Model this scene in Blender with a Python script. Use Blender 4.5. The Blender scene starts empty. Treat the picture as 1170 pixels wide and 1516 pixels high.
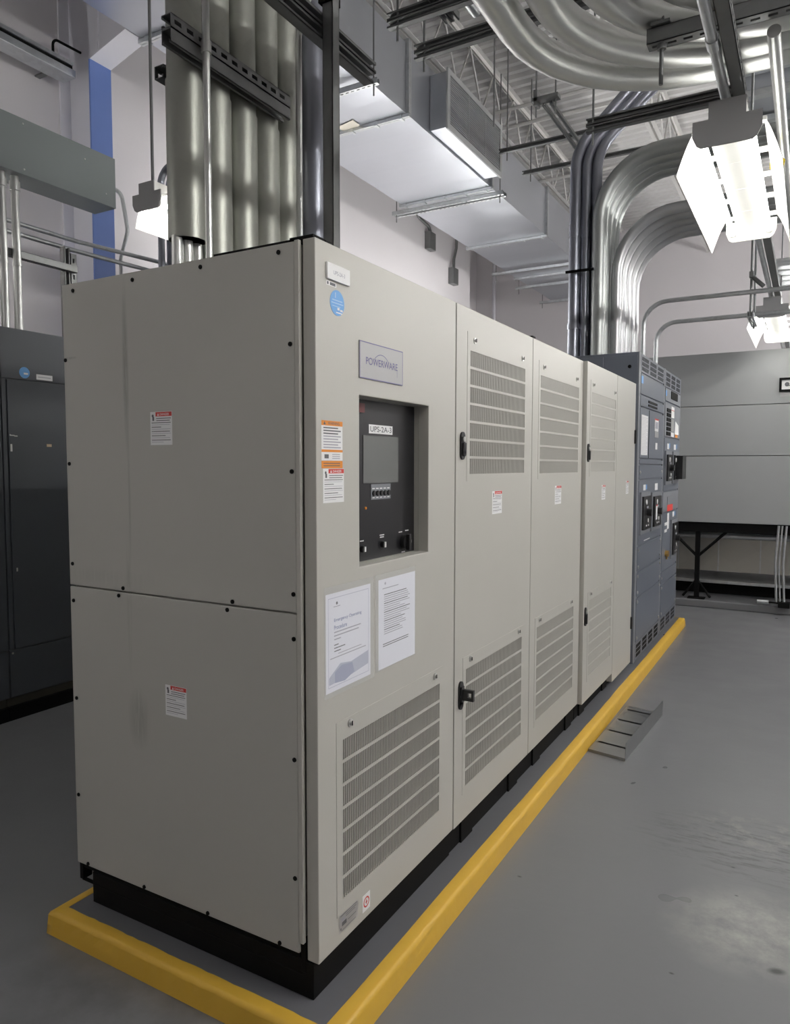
import bpy, bmesh, math, random
from mathutils import Vector, Matrix
random.seed(7)
S = bpy.context.scene
COL = S.collection
PI = math.pi

# ------------------------------------------------------------------ materials
def new_mat(name):
    m = bpy.data.materials.new(name); m.use_nodes = True
    nt = m.node_tree
    return m, nt, nt.nodes['Principled BSDF']

def paint(name, col, rough=.5, metal=0., spec=.5, noise=.0, nscale=6., bump=0., bscale=200., coat=0.):
    m, nt, b = new_mat(name)
    b.inputs['Base Color'].default_value = (*col, 1)
    b.inputs['Roughness'].default_value = rough
    b.inputs['Metallic'].default_value = metal
    b.inputs['Specular IOR Level'].default_value = spec
    b.inputs['Coat Weight'].default_value = coat
    tc = nt.nodes.new('ShaderNodeTexCoord')
    if noise > 0:
        n = nt.nodes.new('ShaderNodeTexNoise'); n.inputs['Scale'].default_value = nscale; n.inputs['Detail'].default_value = 5
        nt.links.new(tc.outputs['Object'], n.inputs['Vector'])
        r = nt.nodes.new('ShaderNodeMapRange'); r.inputs['To Min'].default_value = 1 - noise; r.inputs['To Max'].default_value = 1 + noise
        nt.links.new(n.outputs['Fac'], r.inputs['Value'])
        v = nt.nodes.new('ShaderNodeVectorMath'); v.operation = 'SCALE'; v.inputs[0].default_value = col
        nt.links.new(r.outputs['Result'], v.inputs['Scale'])
        nt.links.new(v.outputs['Vector'], b.inputs['Base Color'])
    if bump > 0:
        n = nt.nodes.new('ShaderNodeTexNoise'); n.inputs['Scale'].default_value = bscale; n.inputs['Detail'].default_value = 3
        nt.links.new(tc.outputs['Object'], n.inputs['Vector'])
        bp = nt.nodes.new('ShaderNodeBump'); bp.inputs['Strength'].default_value = bump; bp.inputs['Distance'].default_value = .002
        nt.links.new(n.outputs['Fac'], bp.inputs['Height']); nt.links.new(bp.outputs['Normal'], b.inputs['Normal'])
    return m

def galv(name, col=(.55, .57, .58), rough=.36, spread=.14, scale=28., metal=.9):
    """galvanised steel: spangled, slightly mottled"""
    m, nt, b = new_mat(name)
    b.inputs['Metallic'].default_value = metal
    tc = nt.nodes.new('ShaderNodeTexCoord')
    vo = nt.nodes.new('ShaderNodeTexVoronoi'); vo.inputs['Scale'].default_value = scale
    no = nt.nodes.new('ShaderNodeTexNoise'); no.inputs['Scale'].default_value = 5; no.inputs['Detail'].default_value = 6
    nt.links.new(tc.outputs['Object'], vo.inputs['Vector']); nt.links.new(tc.outputs['Object'], no.inputs['Vector'])
    sep = nt.nodes.new('ShaderNodeSeparateColor'); nt.links.new(vo.outputs['Color'], sep.inputs['Color'])
    mix = nt.nodes.new('ShaderNodeMath'); mix.operation = 'ADD'
    nt.links.new(sep.outputs['Red'], mix.inputs[0]); nt.links.new(no.outputs['Fac'], mix.inputs[1])
    r = nt.nodes.new('ShaderNodeMapRange'); r.inputs['From Max'].default_value = 2
    r.inputs['To Min'].default_value = 1 - spread; r.inputs['To Max'].default_value = 1 + spread
    nt.links.new(mix.outputs[0], r.inputs['Value'])
    v = nt.nodes.new('ShaderNodeVectorMath'); v.operation = 'SCALE'; v.inputs[0].default_value = col
    nt.links.new(r.outputs['Result'], v.inputs['Scale']); nt.links.new(v.outputs['Vector'], b.inputs['Base Color'])
    r2 = nt.nodes.new('ShaderNodeMapRange'); r2.inputs['From Max'].default_value = 2
    r2.inputs['To Min'].default_value = rough - .04; r2.inputs['To Max'].default_value = rough + .05
    if metal != .75: nt.links.new(mix.outputs[0], r2.inputs['Value']); nt.links.new(r2.outputs['Result'], b.inputs['Roughness'])
    else: b.inputs['Roughness'].default_value = rough
    return m

def emit(name, col, s):
    m = bpy.data.materials.new(name); m.use_nodes = True; nt = m.node_tree
    nt.nodes.clear(); o = nt.nodes.new('ShaderNodeOutputMaterial'); e = nt.nodes.new('ShaderNodeEmission')
    e.inputs['Color'].default_value = (*col, 1); e.inputs['Strength'].default_value = s
    nt.links.new(e.outputs[0], o.inputs['Surface']); return m

def clear_plastic(name):
    m, nt, b = new_mat(name)
    b.inputs['Base Color'].default_value = (.8, .82, .83, 1); b.inputs['Roughness'].default_value = .12
    b.inputs['Alpha'].default_value = .22
    return m

M = {}
M['cream'] = paint('cream_powder_coat', (.47, .46, .42), .40, noise=.035, nscale=3, bump=.12, bscale=500)
M['cream_side'] = None
M['grille_back'] = paint('grille_filter', (.13, .125, .11), .8)
M['black'] = paint('black_steel', (.006, .006, .006), .6, spec=.12)
M['black_plastic'] = paint('black_plastic', (.012, .012, .013), .35)
M['panel_black'] = paint('black_control_panel', (.012, .012, .014), .3, bump=.1, bscale=900)
M['screen'] = paint('grey_lcd', (.14, .145, .14), .25)
M['white'] = paint('white_label', (.80, .80, .80), .5)
M['paper'] = paint('paper', (.82, .83, .90), .6)
M['ink'] = paint('printed_ink', (.12, .12, .13), .6)
M['greyink'] = paint('faint_ink', (.40, .40, .45), .6)
M['blueink'] = paint('blue_ink', (.22, .25, .45), .6)
M['paleblue'] = paint('pale_blue_ink', (.48, .50, .62), .6)
M['orange'] = paint('orange_label', (.75, .26, .03), .5)
M['red'] = paint('red_label', (.62, .05, .04), .5)
M['blue'] = paint('blue_sticker', (.13, .36, .72), .45)
M['plaque'] = paint('grey_plaque', (.40, .40, .40), .35)
M['purple'] = paint('plaque_purple', (.16, .15, .30), .5)
M['foil'] = paint('silver_nameplate', (.45, .45, .45), .35, metal=.5)
M['sleeve'] = clear_plastic('clear_sleeve')
M['zinc'] = galv('zinc_bolt', (.62, .62, .6), .3)
M['galv'] = galv('galvanised_steel', (.58, .60, .61), .36)
M['conduit'] = galv('galvanised_conduit', (.64, .65, .63), .36, .05, 8)
M['old_conduit'] = galv('dull_galvanised_conduit', (.37, .38, .34), .45, .08, 12, .75)
M['dark_conduit'] = galv('dark_conduit', (.26, .27, .31), .34, .05, 8)
M['duct'] = galv('duct_steel', (.50, .52, .56), .34, .03, 3, .88)
M['strut'] = galv('strut_steel', (.21, .215, .215), .45, .10, 30, .7)
M['slate'] = paint('slate_enamel', (.062, .070, .082), .42, noise=.04, nscale=4)
M['slate2'] = paint('grey_blue_enamel', (.13, .145, .175), .36, noise=.03, nscale=4)
M['ltslate'] = paint('medium_grey_enamel', (.20, .21, .23), .4)
M['arch'] = galv('weathered_conduit', (.40, .42, .41), .40, .06, 6, .85)
M['arch2'] = galv('pale_weathered_conduit', (.48, .49, .50), .36, .06, 6, .85)
M['olive'] = paint('dark_channel', (.05, .048, .035), .6)
M['trough'] = paint('grey_trough_enamel', (.24, .27, .27), .4)
M['wall'] = paint('painted_block_wall', (.70, .675, .69), .8, noise=.02, nscale=2, bump=.2, bscale=60)
M['deck'] = paint('white_deck_paint', (.74, .73, .72), .6, noise=.06, nscale=3)
M['joist'] = paint('joist_paint', (.72, .71, .69), .6)
M['bluepaint'] = paint('blue_paint', (.15, .235, .56), .45, noise=.04)
M['whitepaint'] = paint('white_paint', (.74, .73, .78), .5)
M['yellow'] = paint('yellow_safety_paint', (.66, .40, .045), .45, noise=.06, nscale=12, bump=.5, bscale=25)
M['fixture'] = paint('fixture_white_enamel', (.80, .80, .76), .35)
M['fixture_unlit'] = paint('fixture_unlit_enamel', (.33, .33, .33), .5)  # fixture enamel darkened: shade of its unlit faces put into the colour
M['tube'] = emit('lit_fluorescent_tube', (1.0, .985, .95), 11.)
M['left_fill_tube'] = emit('lit_left_fill_tube', (1.0, .985, .96), 26.)  # tubes of the lights added to brighten the left side
M['strip_fill_tube'] = emit('lit_strip_fill_tube', (1.0, .985, .96), 105.)  # tubes of the strip lights added out of view at right
M['equip'] = paint('light_grey_panel', (.36, .37, .37), .45, noise=.02)
M['stainless'] = galv('stainless_sheet', (.48, .47, .43), .35, .08, 3, .7)
M['yellow_tag'] = paint('yellow_tag', (.8, .62, .03), .5)
M['brass'] = paint('brass', (.7, .45, .15), .3, metal=1)
M['tray'] = galv('sheet_metal', (.36, .37, .37), .30, .05, 20, .95)

def node_floor(name, base, pad=False):
    m, nt, b = new_mat(name)
    L = nt.links.new
    tc = nt.nodes.new('ShaderNodeTexCoord')
    def noise(scale, detail=6, rough=.6, vec=None):
        n = nt.nodes.new('ShaderNodeTexNoise'); n.inputs['Scale'].default_value = scale
        n.inputs['Detail'].default_value = detail; n.inputs['Roughness'].default_value = rough
        L(vec or tc.outputs['Object'], n.inputs['Vector']); return n.outputs['Fac']
    def mrange(v, a, c, d, e):
        r = nt.nodes.new('ShaderNodeMapRange'); L(v, r.inputs['Value'])
        r.inputs['From Min'].default_value = a; r.inputs['From Max'].default_value = c
        r.inputs['To Min'].default_value = d; r.inputs['To Max'].default_value = e
        return r.outputs['Result']
    def mixc(f, a, c):
        x = nt.nodes.new('ShaderNodeMix'); x.data_type = 'RGBA'
        if isinstance(f, float): x.inputs[0].default_value = f
        else: L(f, x.inputs[0])
        for i, q in ((6, a), (7, c)):
            if isinstance(q, tuple): x.inputs[i].default_value = (*q, 1)
            else: L(q, x.inputs[i])
        return x.outputs[2]
    def mul(a, c):
        x = nt.nodes.new('ShaderNodeMath'); x.operation = 'MULTIPLY'; L(a, x.inputs[0])
        if isinstance(c, float): x.inputs[1].default_value = c
        else: L(c, x.inputs[1])
        return x.outputs[0]
    def blob(cx, cy, sx, sy, rot=0.):
        mp = nt.nodes.new('ShaderNodeMapping'); mp.vector_type = 'TEXTURE'
        mp.inputs['Location'].default_value = (cx, cy, 0); mp.inputs['Scale'].default_value = (sx, sy, 1000.)
        mp.inputs['Rotation'].default_value = (0, 0, rot)
        L(tc.outputs['Object'], mp.inputs['Vector'])
        ln = nt.nodes.new('ShaderNodeVectorMath'); ln.operation = 'LENGTH'; L(mp.outputs['Vector'], ln.inputs[0])
        return mrange(ln.outputs['Value'], .35, 1., 1., 0.)
    c = mixc(mrange(noise(1.1, 2, .5), 0., 1., 0., 1.), tuple(x * .93 for x in base), tuple(x * 1.06 for x in base))
    if not pad:
        # worn, paler patch, dark scuffs and scrape marks on the right-hand floor
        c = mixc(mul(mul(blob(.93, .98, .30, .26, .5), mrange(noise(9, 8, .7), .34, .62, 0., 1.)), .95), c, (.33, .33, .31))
        mp = nt.nodes.new('ShaderNodeMapping'); mp.inputs['Rotation'].default_value = (0, 0, -.15); mp.inputs['Scale'].default_value = (2.2, 14, 1)
        L(tc.outputs['Object'], mp.inputs['Vector'])
        st = noise(3.2, 9, .75, mp.outputs['Vector'])
        c = mixc(mul(mul(blob(.93, 1.50, .52, .30, 0.), mrange(st, .50, .57, 0., 1.)), .6), c, (.065, .065, .068))
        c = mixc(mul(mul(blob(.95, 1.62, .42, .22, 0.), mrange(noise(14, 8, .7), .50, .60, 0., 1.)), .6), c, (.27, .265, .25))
        for (x, y, a, r) in ((.99, .81, .03, .4), (.735, .655, .009, 0), (.86, 1.15, .008, 0), (.835, 1.33, .009, 0), (.2, .9, .01, 0)):
            c = mixc(mul(blob(x, y, a, a * .6, r), .8), c, (.03, .03, .032))
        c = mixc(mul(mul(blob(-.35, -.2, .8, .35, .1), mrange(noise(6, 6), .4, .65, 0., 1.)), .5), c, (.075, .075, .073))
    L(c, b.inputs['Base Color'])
    L(mrange(noise(3.5, 2, .5), 0., 1., .22, .42), b.inputs['Roughness'])
    bp = nt.nodes.new('ShaderNodeBump'); bp.inputs['Strength'].default_value = .2; bp.inputs['Distance'].default_value = .004
    L(noise(9, 3), bp.inputs['Height']); L(bp.outputs['Normal'], b.inputs['Normal'])
    return m
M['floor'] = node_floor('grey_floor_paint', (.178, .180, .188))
M['padgrey'] = node_floor('grey_pad_paint', (.135, .137, .15), True)

def node_side():
    """cream panel with dull vertical rub marks and smudges"""
    m, nt, b = new_mat('cream_side_panel')
    L = nt.links.new
    tc = nt.nodes.new('ShaderNodeTexCoord')
    cur = None
    base = (.45, .445, .41)
    b.inputs['Roughness'].default_value = .42
    def mixf(f, a, c):
        x = nt.nodes.new('ShaderNodeMix'); x.data_type = 'RGBA'; L(f, x.inputs[0])
        if isinstance(a, tuple): x.inputs[6].default_value = (*a, 1)
        else: L(a, x.inputs[6])
        x.inputs[7].default_value = (*c, 1); return x.outputs[2]
    nz = nt.nodes.new('ShaderNodeTexNoise'); nz.inputs['Scale'].default_value = 1.; nz.inputs['Detail'].default_value = 8; nz.inputs['Roughness'].default_value = .7
    mp0 = nt.nodes.new('ShaderNodeMapping'); mp0.inputs['Scale'].default_value = (90, 1, 7); L(tc.outputs['Object'], mp0.inputs['Vector']); L(mp0.outputs['Vector'], nz.inputs['Vector'])
    c = base
    for (x, z, sx, sz, st) in ((-.195, 1.60, .014, .26, .75), (-.19, 1.25, .006, .22, .5), (-.815, 1.5, .006, .34, .5), (-.81, 1.05, .006, .2, .35),
                               (-.44, 1.64, .06, .005, .5), (-.625, 1.83, .02, .015, .4), (-.17, .60, .05, .10, .5), (-.82, .87, .012, .1, .4), (-.33, 1.0, .3, .03, .15), (-.2, .95, .012, .25, .35)):
        mp = nt.nodes.new('ShaderNodeMapping'); mp.vector_type = 'TEXTURE'
        mp.inputs['Location'].default_value = (x, 0, z); mp.inputs['Scale'].default_value = (sx, 1000, sz)
        L(tc.outputs['Object'], mp.inputs['Vector'])
        ln = nt.nodes.new('ShaderNodeVectorMath'); ln.operation = 'LENGTH'; L(mp.outputs['Vector'], ln.inputs[0])
        r = nt.nodes.new('ShaderNodeMapRange'); r.inputs['From Min'].default_value = .3; r.inputs['From Max'].default_value = 1; r.inputs['To Min'].default_value = 1; r.inputs['To Max'].default_value = 0
        L(ln.outputs['Value'], r.inputs['Value'])
        r2 = nt.nodes.new('ShaderNodeMapRange'); r2.inputs['From Min'].default_value = .36; r2.inputs['From Max'].default_value = .52; r2.inputs['To Max'].default_value = st
        L(nz.outputs['Fac'], r2.inputs['Value'])
        mu = nt.nodes.new('ShaderNodeMath'); mu.operation = 'MULTIPLY'; L(r.outputs['Result'], mu.inputs[0]); L(r2.outputs['Result'], mu.inputs[1])
        c = mixf(mu.outputs[0], c, (.27, .26, .235))
    L(c, b.inputs['Base Color'])
    return m
M['cream_side'] = node_side()

# ------------------------------------------------------------------ mesh helper
F_X = lambda u, v, w: (w, u, v)        # a face looking towards +x : u = y, v = z
F_Y = lambda u, v, w: (u, -w, v)       # a face looking towards -y : u = x, v = z
F_0 = lambda x, y, z: (x, y, z)

class MB:
    def __init__(s, T=F_0, off=(0, 0, 0)):
        s.v = []; s.f = []; s.m = []; s.sm = []; s.T = T; s.off = off
    def pt(s, a, b, c):
        p = s.T(a, b, c); return (p[0] + s.off[0], p[1] + s.off[1], p[2] + s.off[2])
    def face(s, idx, m=0, sm=False): s.f.append(idx); s.m.append(m); s.sm.append(sm)
    def quad(s, u0, u1, v0, v1, w, m=0):
        n = len(s.v); s.v += [s.pt(u0, v0, w), s.pt(u1, v0, w), s.pt(u1, v1, w), s.pt(u0, v1, w)]; s.face((n, n + 1, n + 2, n + 3), m)
    def poly(s, pts, w0, w1, m=0):
        n = len(s.v); k = len(pts)
        s.v += [s.pt(u, v, w0) for u, v in pts] + [s.pt(u, v, w1) for u, v in pts]
        s.face(tuple(range(n, n + k)), m); s.face(tuple(range(n + k, n + 2 * k)), m)
        for i in range(k):
            j = (i + 1) % k; s.face((n + i, n + j, n + k + j, n + k + i), m)
    def box(s, a0, a1, b0, b1, c0, c1, m=0):
        n = len(s.v)
        for a in (a0, a1):
            for b in (b0, b1):
                for c in (c0, c1): s.v.append(s.pt(a, b, c))
        for q in ((0, 1, 3, 2), (4, 6, 7, 5), (0, 4, 5, 1), (2, 3, 7, 6), (0, 2, 6, 4), (1, 5, 7, 3)):
            s.face(tuple(n + i for i in q), m)
    def slab(s, u0, u1, v0, v1, w0, w1, holes=(), m=0):
        """plate between w0 (back) and w1 (front) with rectangular through-holes"""
        us = sorted({u0, u1, *[h[0] for h in holes], *[h[1] for h in holes]})
        vs = sorted({v0, v1, *[h[2] for h in holes], *[h[3] for h in holes]})
        ii = {}
        def P(i, j, k):
            if (i, j, k) not in ii:
                ii[(i, j, k)] = len(s.v); s.v.append(s.pt(us[i], vs[j], (w0, w1)[k]))
            return ii[(i, j, k)]
        def hole(i, j):
            if i < 0 or j < 0 or i >= len(us) - 1 or j >= len(vs) - 1: return True
            cu, cv = (us[i] + us[i + 1]) / 2, (vs[j] + vs[j + 1]) / 2
            return any(h[0] < cu < h[1] and h[2] < cv < h[3] for h in holes)
        for i in range(len(us) - 1):
            for j in range(len(vs) - 1):
                if hole(i, j): continue
                for k in (0, 1): s.face((P(i, j, k), P(i + 1, j, k), P(i + 1, j + 1, k), P(i, j + 1, k)), m)
                if hole(i - 1, j): s.face((P(i, j, 0), P(i, j + 1, 0), P(i, j + 1, 1), P(i, j, 1)), m)
                if hole(i + 1, j): s.face((P(i + 1, j, 0), P(i + 1, j + 1, 0), P(i + 1, j + 1, 1), P(i + 1, j, 1)), m)
                if hole(i, j - 1): s.face((P(i, j, 0), P(i + 1, j, 0), P(i + 1, j, 1), P(i, j, 1)), m)
                if hole(i, j + 1): s.face((P(i, j + 1, 0), P(i + 1, j + 1, 0), P(i + 1, j + 1, 1), P(i, j + 1, 1)), m)
    def disc(s, u, v, w0, w1, r, m=0, n=20, ru=None):
        ru = ru or r
        s.poly([(u + ru * math.cos(2 * PI * i / n), v + r * math.sin(2 * PI * i / n)) for i in range(n)], w0, w1, m)
    def ring(s, u, v, w, r0, r1, m=0, n=24):
        b = len(s.v)
        for i in range(n):
            a = 2 * PI * i / n
            s.v += [s.pt(u + r0 * math.cos(a), v + r0 * math.sin(a), w), s.pt(u + r1 * math.cos(a), v + r1 * math.sin(a), w)]
        for i in range(n):
            j = (i + 1) % n; s.face((b + 2 * i, b + 2 * i + 1, b + 2 * j + 1, b + 2 * j), m)
    def tube(s, pts, r, n=16, m=0, caps=True, radii=None):
        pts = [Vector(p) for p in pts]
        base = len(s.v); k = len(pts)
        t0 = (pts[1] - pts[0]).normalized()
        ref = Vector((0, 0, 1)) if abs(t0.z) < .9 else Vector((1, 0, 0))
        nrm = t0.cross(ref).normalized(); prev = t0
        for i, p in enumerate(pts):
            if i == 0: t = t0
            elif i == k - 1: t = (pts[-1] - pts[-2]).normalized()
            else: t = ((pts[i + 1] - p).normalized() + (p - pts[i - 1]).normalized()).normalized()
            q = prev.rotation_difference(t); nrm = (q @ nrm).normalized(); prev = t
            bn = t.cross(nrm).normalized(); rr = radii[i] if radii else r
            for j in range(n):
                a = 2 * PI * j / n; o = nrm * math.cos(a) * rr + bn * math.sin(a) * rr
                s.v.append(s.pt(*(p + o)))
        for i in range(k - 1):
            for j in range(n):
                jj = (j + 1) % n
                s.face((base + i * n + j, base + i * n + jj, base + (i + 1) * n + jj, base + (i + 1) * n + j), m, True)
        if caps:
            for q in (0, (k - 1) * n):
                e = len(s.v); s.v += [s.v[base + q + j] for j in range(n)]; s.face(tuple(e + j for j in range(n)), m)
    def text(s, body, u0, v0, height, w, m=0, width=None, align='LEFT', bold=.006):
        c = bpy.data.curves.new('t', 'FONT'); c.body = body; c.size = 1.0; c.offset = bold
        o = bpy.data.objects.new('t', c); COL.objects.link(o)
        dg = bpy.context.evaluated_depsgraph_get(); me = bpy.data.meshes.new_from_object(o.evaluated_get(dg))
        xs = [v.co.x for v in me.vertices]; ys = [v.co.y for v in me.vertices]
        if xs:
            x0, x1, y0, y1 = min(xs), max(xs), min(ys), max(ys)
            sy = height / (y1 - y0); sx = (width / (x1 - x0)) if width else sy
            du = -(x1 - x0) * sx / 2 if align == 'CENTER' else 0
            n = len(s.v)
            s.v += [s.pt(u0 + du + (v.co.x - x0) * sx, v0 + (v.co.y - y0) * sy, w) for v in me.vertices]
            for p in me.polygons: s.face(tuple(n + i for i in p.vertices), m)
        bpy.data.objects.remove(o); bpy.data.meshes.remove(me); bpy.data.curves.remove(c)
    def build(s, name, mats, parent=None, bevel=0., kind=None, recalc=True, label=None, origin=None):
        if not isinstance(mats, (list, tuple)): mats = [mats]
        o3 = Vector((0, 0, 0))
        if parent is not None:
            p = parent
            while p is not None: o3 += p.location; p = p.parent
        elif origin is not None: o3 = Vector(origin)
        me = bpy.data.meshes.new(name)
        me.from_pydata([tuple(Vector(v) - o3) for v in s.v], [], s.f)
        for mm in mats: me.materials.append(mm)
        me.polygons.foreach_set('material_index', s.m); me.polygons.foreach_set('use_smooth', s.sm)
        if recalc:
            bm = bmesh.new(); bm.from_mesh(me); bmesh.ops.recalc_face_normals(bm, faces=bm.faces); bm.to_mesh(me); bm.free()
        o = bpy.data.objects.new(name, me); COL.objects.link(o)
        if parent is not None: o.parent = parent
        elif origin is not None: o.location = o3
        if bevel > 0:
            b = o.modifiers.new('bevel', 'BEVEL'); b.width = bevel; b.segments = 2; b.limit_method = 'ANGLE'; b.angle_limit = .6
        if kind: o['kind'] = kind
        if label: o['label'] = label
        return o

def tag(o, label, cat, group=None):
    o['label'] = label; o['category'] = cat
    if group: o['group'] = group
    return o
def thing(name, loc, label, cat, group=None):
    o = bpy.data.objects.new(name, None); COL.objects.link(o); o.location = loc; o.empty_display_size = .1
    return tag(o, label, cat, group)
def kids(o): return [c for c in list(bpy.data.objects) if c.parent == o]
def copy_tree(o, loc=None, parent=None):
    src = kids(o)
    c = o.copy(); COL.objects.link(c); c.parent = parent
    if loc is not None: c.location = loc
    for k in src: copy_tree(k, None, c)
    return c
def bend(pts, R, n=10):
    """round the corners of a polyline with arcs of radius R (one value or one per corner)"""
    pts = [Vector(p) for p in pts]; out = [pts[0]]
    for i in range(1, len(pts) - 1):
        r = R[i - 1] if isinstance(R, (list, tuple)) else R
        a = (pts[i - 1] - pts[i]).normalized(); b = (pts[i + 1] - pts[i]).normalized()
        ang = a.angle(b)
        if abs(ang - PI) < .02: out.append(pts[i]); continue
        d = r / math.tan(ang / 2); p0 = pts[i] + a * d; p1 = pts[i] + b * d
        c = pts[i] + (a + b).normalized() * (r / math.sin(ang / 2))
        v0, v1 = p0 - c, p1 - c; ax = v0.cross(v1).normalized(); tot = v0.angle(v1)
        for k in range(n + 1): out.append(c + Matrix.Rotation(tot * k / n, 3, ax) @ v0)
    out.append(pts[-1]); return out
def conduit(name, pts, R, r, mat, label, group=None, cat='conduit', couplings=(), n=16, straps=()):
    P = bend(pts, R) if len(pts) > 2 else [Vector(p) for p in pts]
    if couplings:
        t = thing(name, tuple(P[0]), label, cat, group)
        mb = MB(); mb.tube(P, r, n); mb.build('pipe', mat, t)
        for (a, b, k) in couplings:
            c = MB(); c.tube([a, b], r * k, n); c.build('coupling', mat, t)
        return t
    mb = MB(); mb.tube(P, r, n)
    return tag(mb.build(name, mat, None, origin=tuple(P[0])), label, cat, group)

def strut_mesh(mb, p, axis, L, open_dir, w=.041, slots=True):
    """slotted U channel; p = start corner centre, axis 'x','y','z'; open_dir = side that is open"""
    ax = {'x': Vector((1, 0, 0)), 'y': Vector((0, 1, 0)), 'z': Vector((0, 0, 1))}[axis]
    up = Vector(open_dir); sd = ax.cross(up).normalized(); p = Vector(p); t = .0025; h = w / 2
    T0 = mb.T
    mb.T = lambda a, b, c: tuple(p + ax * a + sd * b + up * c)
    # web with slots
    if slots:
        mb2 = []
        n = int(L / .05); hs = [(.014 + i * .05, .014 + i * .05 + .028, -.0065, .0065) for i in range(n)]
        mb.slab(0, L, -h, h, -h, -h + t, hs)
    else:
        mb.box(0, L, -h, h, -h, -h + t)
    for sg in (-1, 1):
        mb.box(0, L, sg * h - (t if sg > 0 else 0), sg * h + (t if sg < 0 else 0), -h, h)
        mb.box(0, L, sg * h - (.009 if sg > 0 else 0), sg * h + (.009 if sg < 0 else 0), h - t, h)
        a = sg * (h - .009)
        mb.box(0, L, a - .001, a + .001, h - .009, h)
    mb.T = T0

# ------------------------------------------------------------------ the room
def structure(name, mb, mat, bevel=0): return mb.build(name, mat, None, bevel, 'structure')
mb = MB(); mb.box(-5., 5.2, -4.5, 12.2, -.12, 0); structure('floor', mb, M['floor'])
mb = MB(); mb.box(-4.05, -3.85, -4.5, 9.55, 0, 5.62); structure('wall_left', mb, M['wall'])
mb = MB(); mb.box(-5., -4.8, 9.55, 12., 0, 5.62); mb.box(-5., -4.05, 9.35, 9.55, 0, 5.62); structure('wall_alcove', mb, M['wall'])
mb = MB(); mb.box(-5., 5.2, 12., 12.2, 0, 5.62); structure('wall_back', mb, M['wall'])
mb = MB(); mb.box(5.0, 5.2, -4.5, 12., 0, 5.62); structure('wall_right', mb, M['wall'])
mb = MB(); mb.box(-3.85, 5.0, -4.5, -4.3, 0, 5.62); structure('wall_front', mb, M['wall'])
# corrugated roof deck, flutes across the room
mb = MB(); prof = []
y = -4.5
while y < 12.2:
    prof += [(y, 5.60), (y + .055, 5.60), (y + .075, 5.64), (y + .13, 5.64)]; y += .15
n0 = 0
for (yy, zz) in prof: mb.v += [(-5., yy, zz), (5.2, yy, zz)]
for i in range(len(prof) - 1): mb.face((2 * i, 2 * i + 1, 2 * i + 3, 2 * i + 2))
n = len(mb.v); mb.v += [(-5., -4.5, 5.75), (5.2, -4.5, 5.75), (5.2, 12.2, 5.75), (-5., 12.2, 5.75)]; mb.face((n, n + 1, n + 2, n + 3))
mb.build('ceiling', M['deck'], None, 0, 'structure', recalc=False)

# open-web roof joists
def make_joist(x, zb=5.02, zt=5.56, label=''):
    t = thing('roof_joist', (x, 4, zb), label, 'roof joist', 'open web joists under the roof deck')
    for z, nm in ((zt - .02, 'top_chord'), (zb, 'bottom_chord')):
        c = MB()
        for sx in (-1, 1):
            c.box(x + sx * .012 - .002, x + sx * .012 + .002, -4.3, 11.98, z - .02, z + .03)
            c.box(x + (sx * .012 if sx > 0 else -.052), x + (.052 if sx > 0 else -.012), -4.3, 11.98, z + (.026 if z > 5.3 else -.02), z + (.03 if z > 5.3 else -.016))
        c.build(nm, M['joist'], t)
    w = MB(); yy = -4.2; k = 0; pts = []
    while yy < 11.9: pts.append((x, yy, zb + .01 if k % 2 else zt - .03)); yy += .3; k += 1
    w.tube(pts, .011, 6); w.build('web', M['joist'], t)
    return t
JL = {-3.45: 'white open web joist along the left wall above the duct', -2.02: 'white open web joist just right of the rectangular duct',
      -.55: 'white open web joist above the galvanised sweep bends', .95: 'white open web joist above the row of lights',
      2.45: 'white open web joist furthest right under the deck'}
for x, l in JL.items(): make_joist(x, label=l)
for (yy, l) in ((5.66, 'thin bridging angle crossing under the joists, nearest of three'), (6.02, 'thin bridging angle crossing under the joists, middle of three'), (7.6, 'thin bridging angle crossing under the joists, furthest of three')):
    b = MB(); b.box(-3.8, 4.9, yy, yy + .035, 4.985, 4.99); b.box(-3.8, 4.9, yy, yy + .005, 4.955, 4.99)
    tag(b.build('bridging_angle', M['joist']), l, 'bridging angle', 'bridging angles')

# blue column with the white underside of its rafter
t = thing('steel_column', (-3.6, 2.22, 0), 'blue painted steel column flange rising on the left wall beside the grey trough', 'column')
c = MB(); c.box(-3.515, -3.5, 2.14, 2.32, 0, 4.29); c.build('front_flange', M['bluepaint'], t)
c = MB(); c.box(-3.83, -3.515, 2.224, 2.236, 0, 5.55); c.build('web', M['whitepaint'], t, label='shaded beige web of the column')
c = MB(); c.box(-3.848, -3.83, 2.14, 2.32, 0, 5.55); c.build('rear_flange', M['whitepaint'], t)
t2 = thing('rafter_beam', (-3.5, 2.22, 4.3), 'white painted roof rafter rising from the top of the blue column', 'beam')
c = MB(F_Y)
zf = lambda x: 4.29 + (x + 3.5) * .26
c.poly([(-3.52, zf(-3.52)), (4.9, zf(-2.2)), (4.9, zf(-2.2) + .012), (-2.2, zf(-2.2) + .012), (-3.52, zf(-3.52) + .012)][:0] or [(-3.5, zf(-3.5)), (-3.13, zf(-3.13)), (-3.13, zf(-3.13) + .014), (-3.5, zf(-3.5) + .014)], -2.14, -2.32)
c.build('bottom_flange', M['whitepaint'], t2)
c = MB(F_Y); c.poly([(-3.5, zf(-3.5) + .014), (-3.13, zf(-3.13) + .014), (-3.13, 5.5), (-3.5, 5.5)], -2.224, -2.236)
c.build('web', M['whitepaint'], t2)
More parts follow.
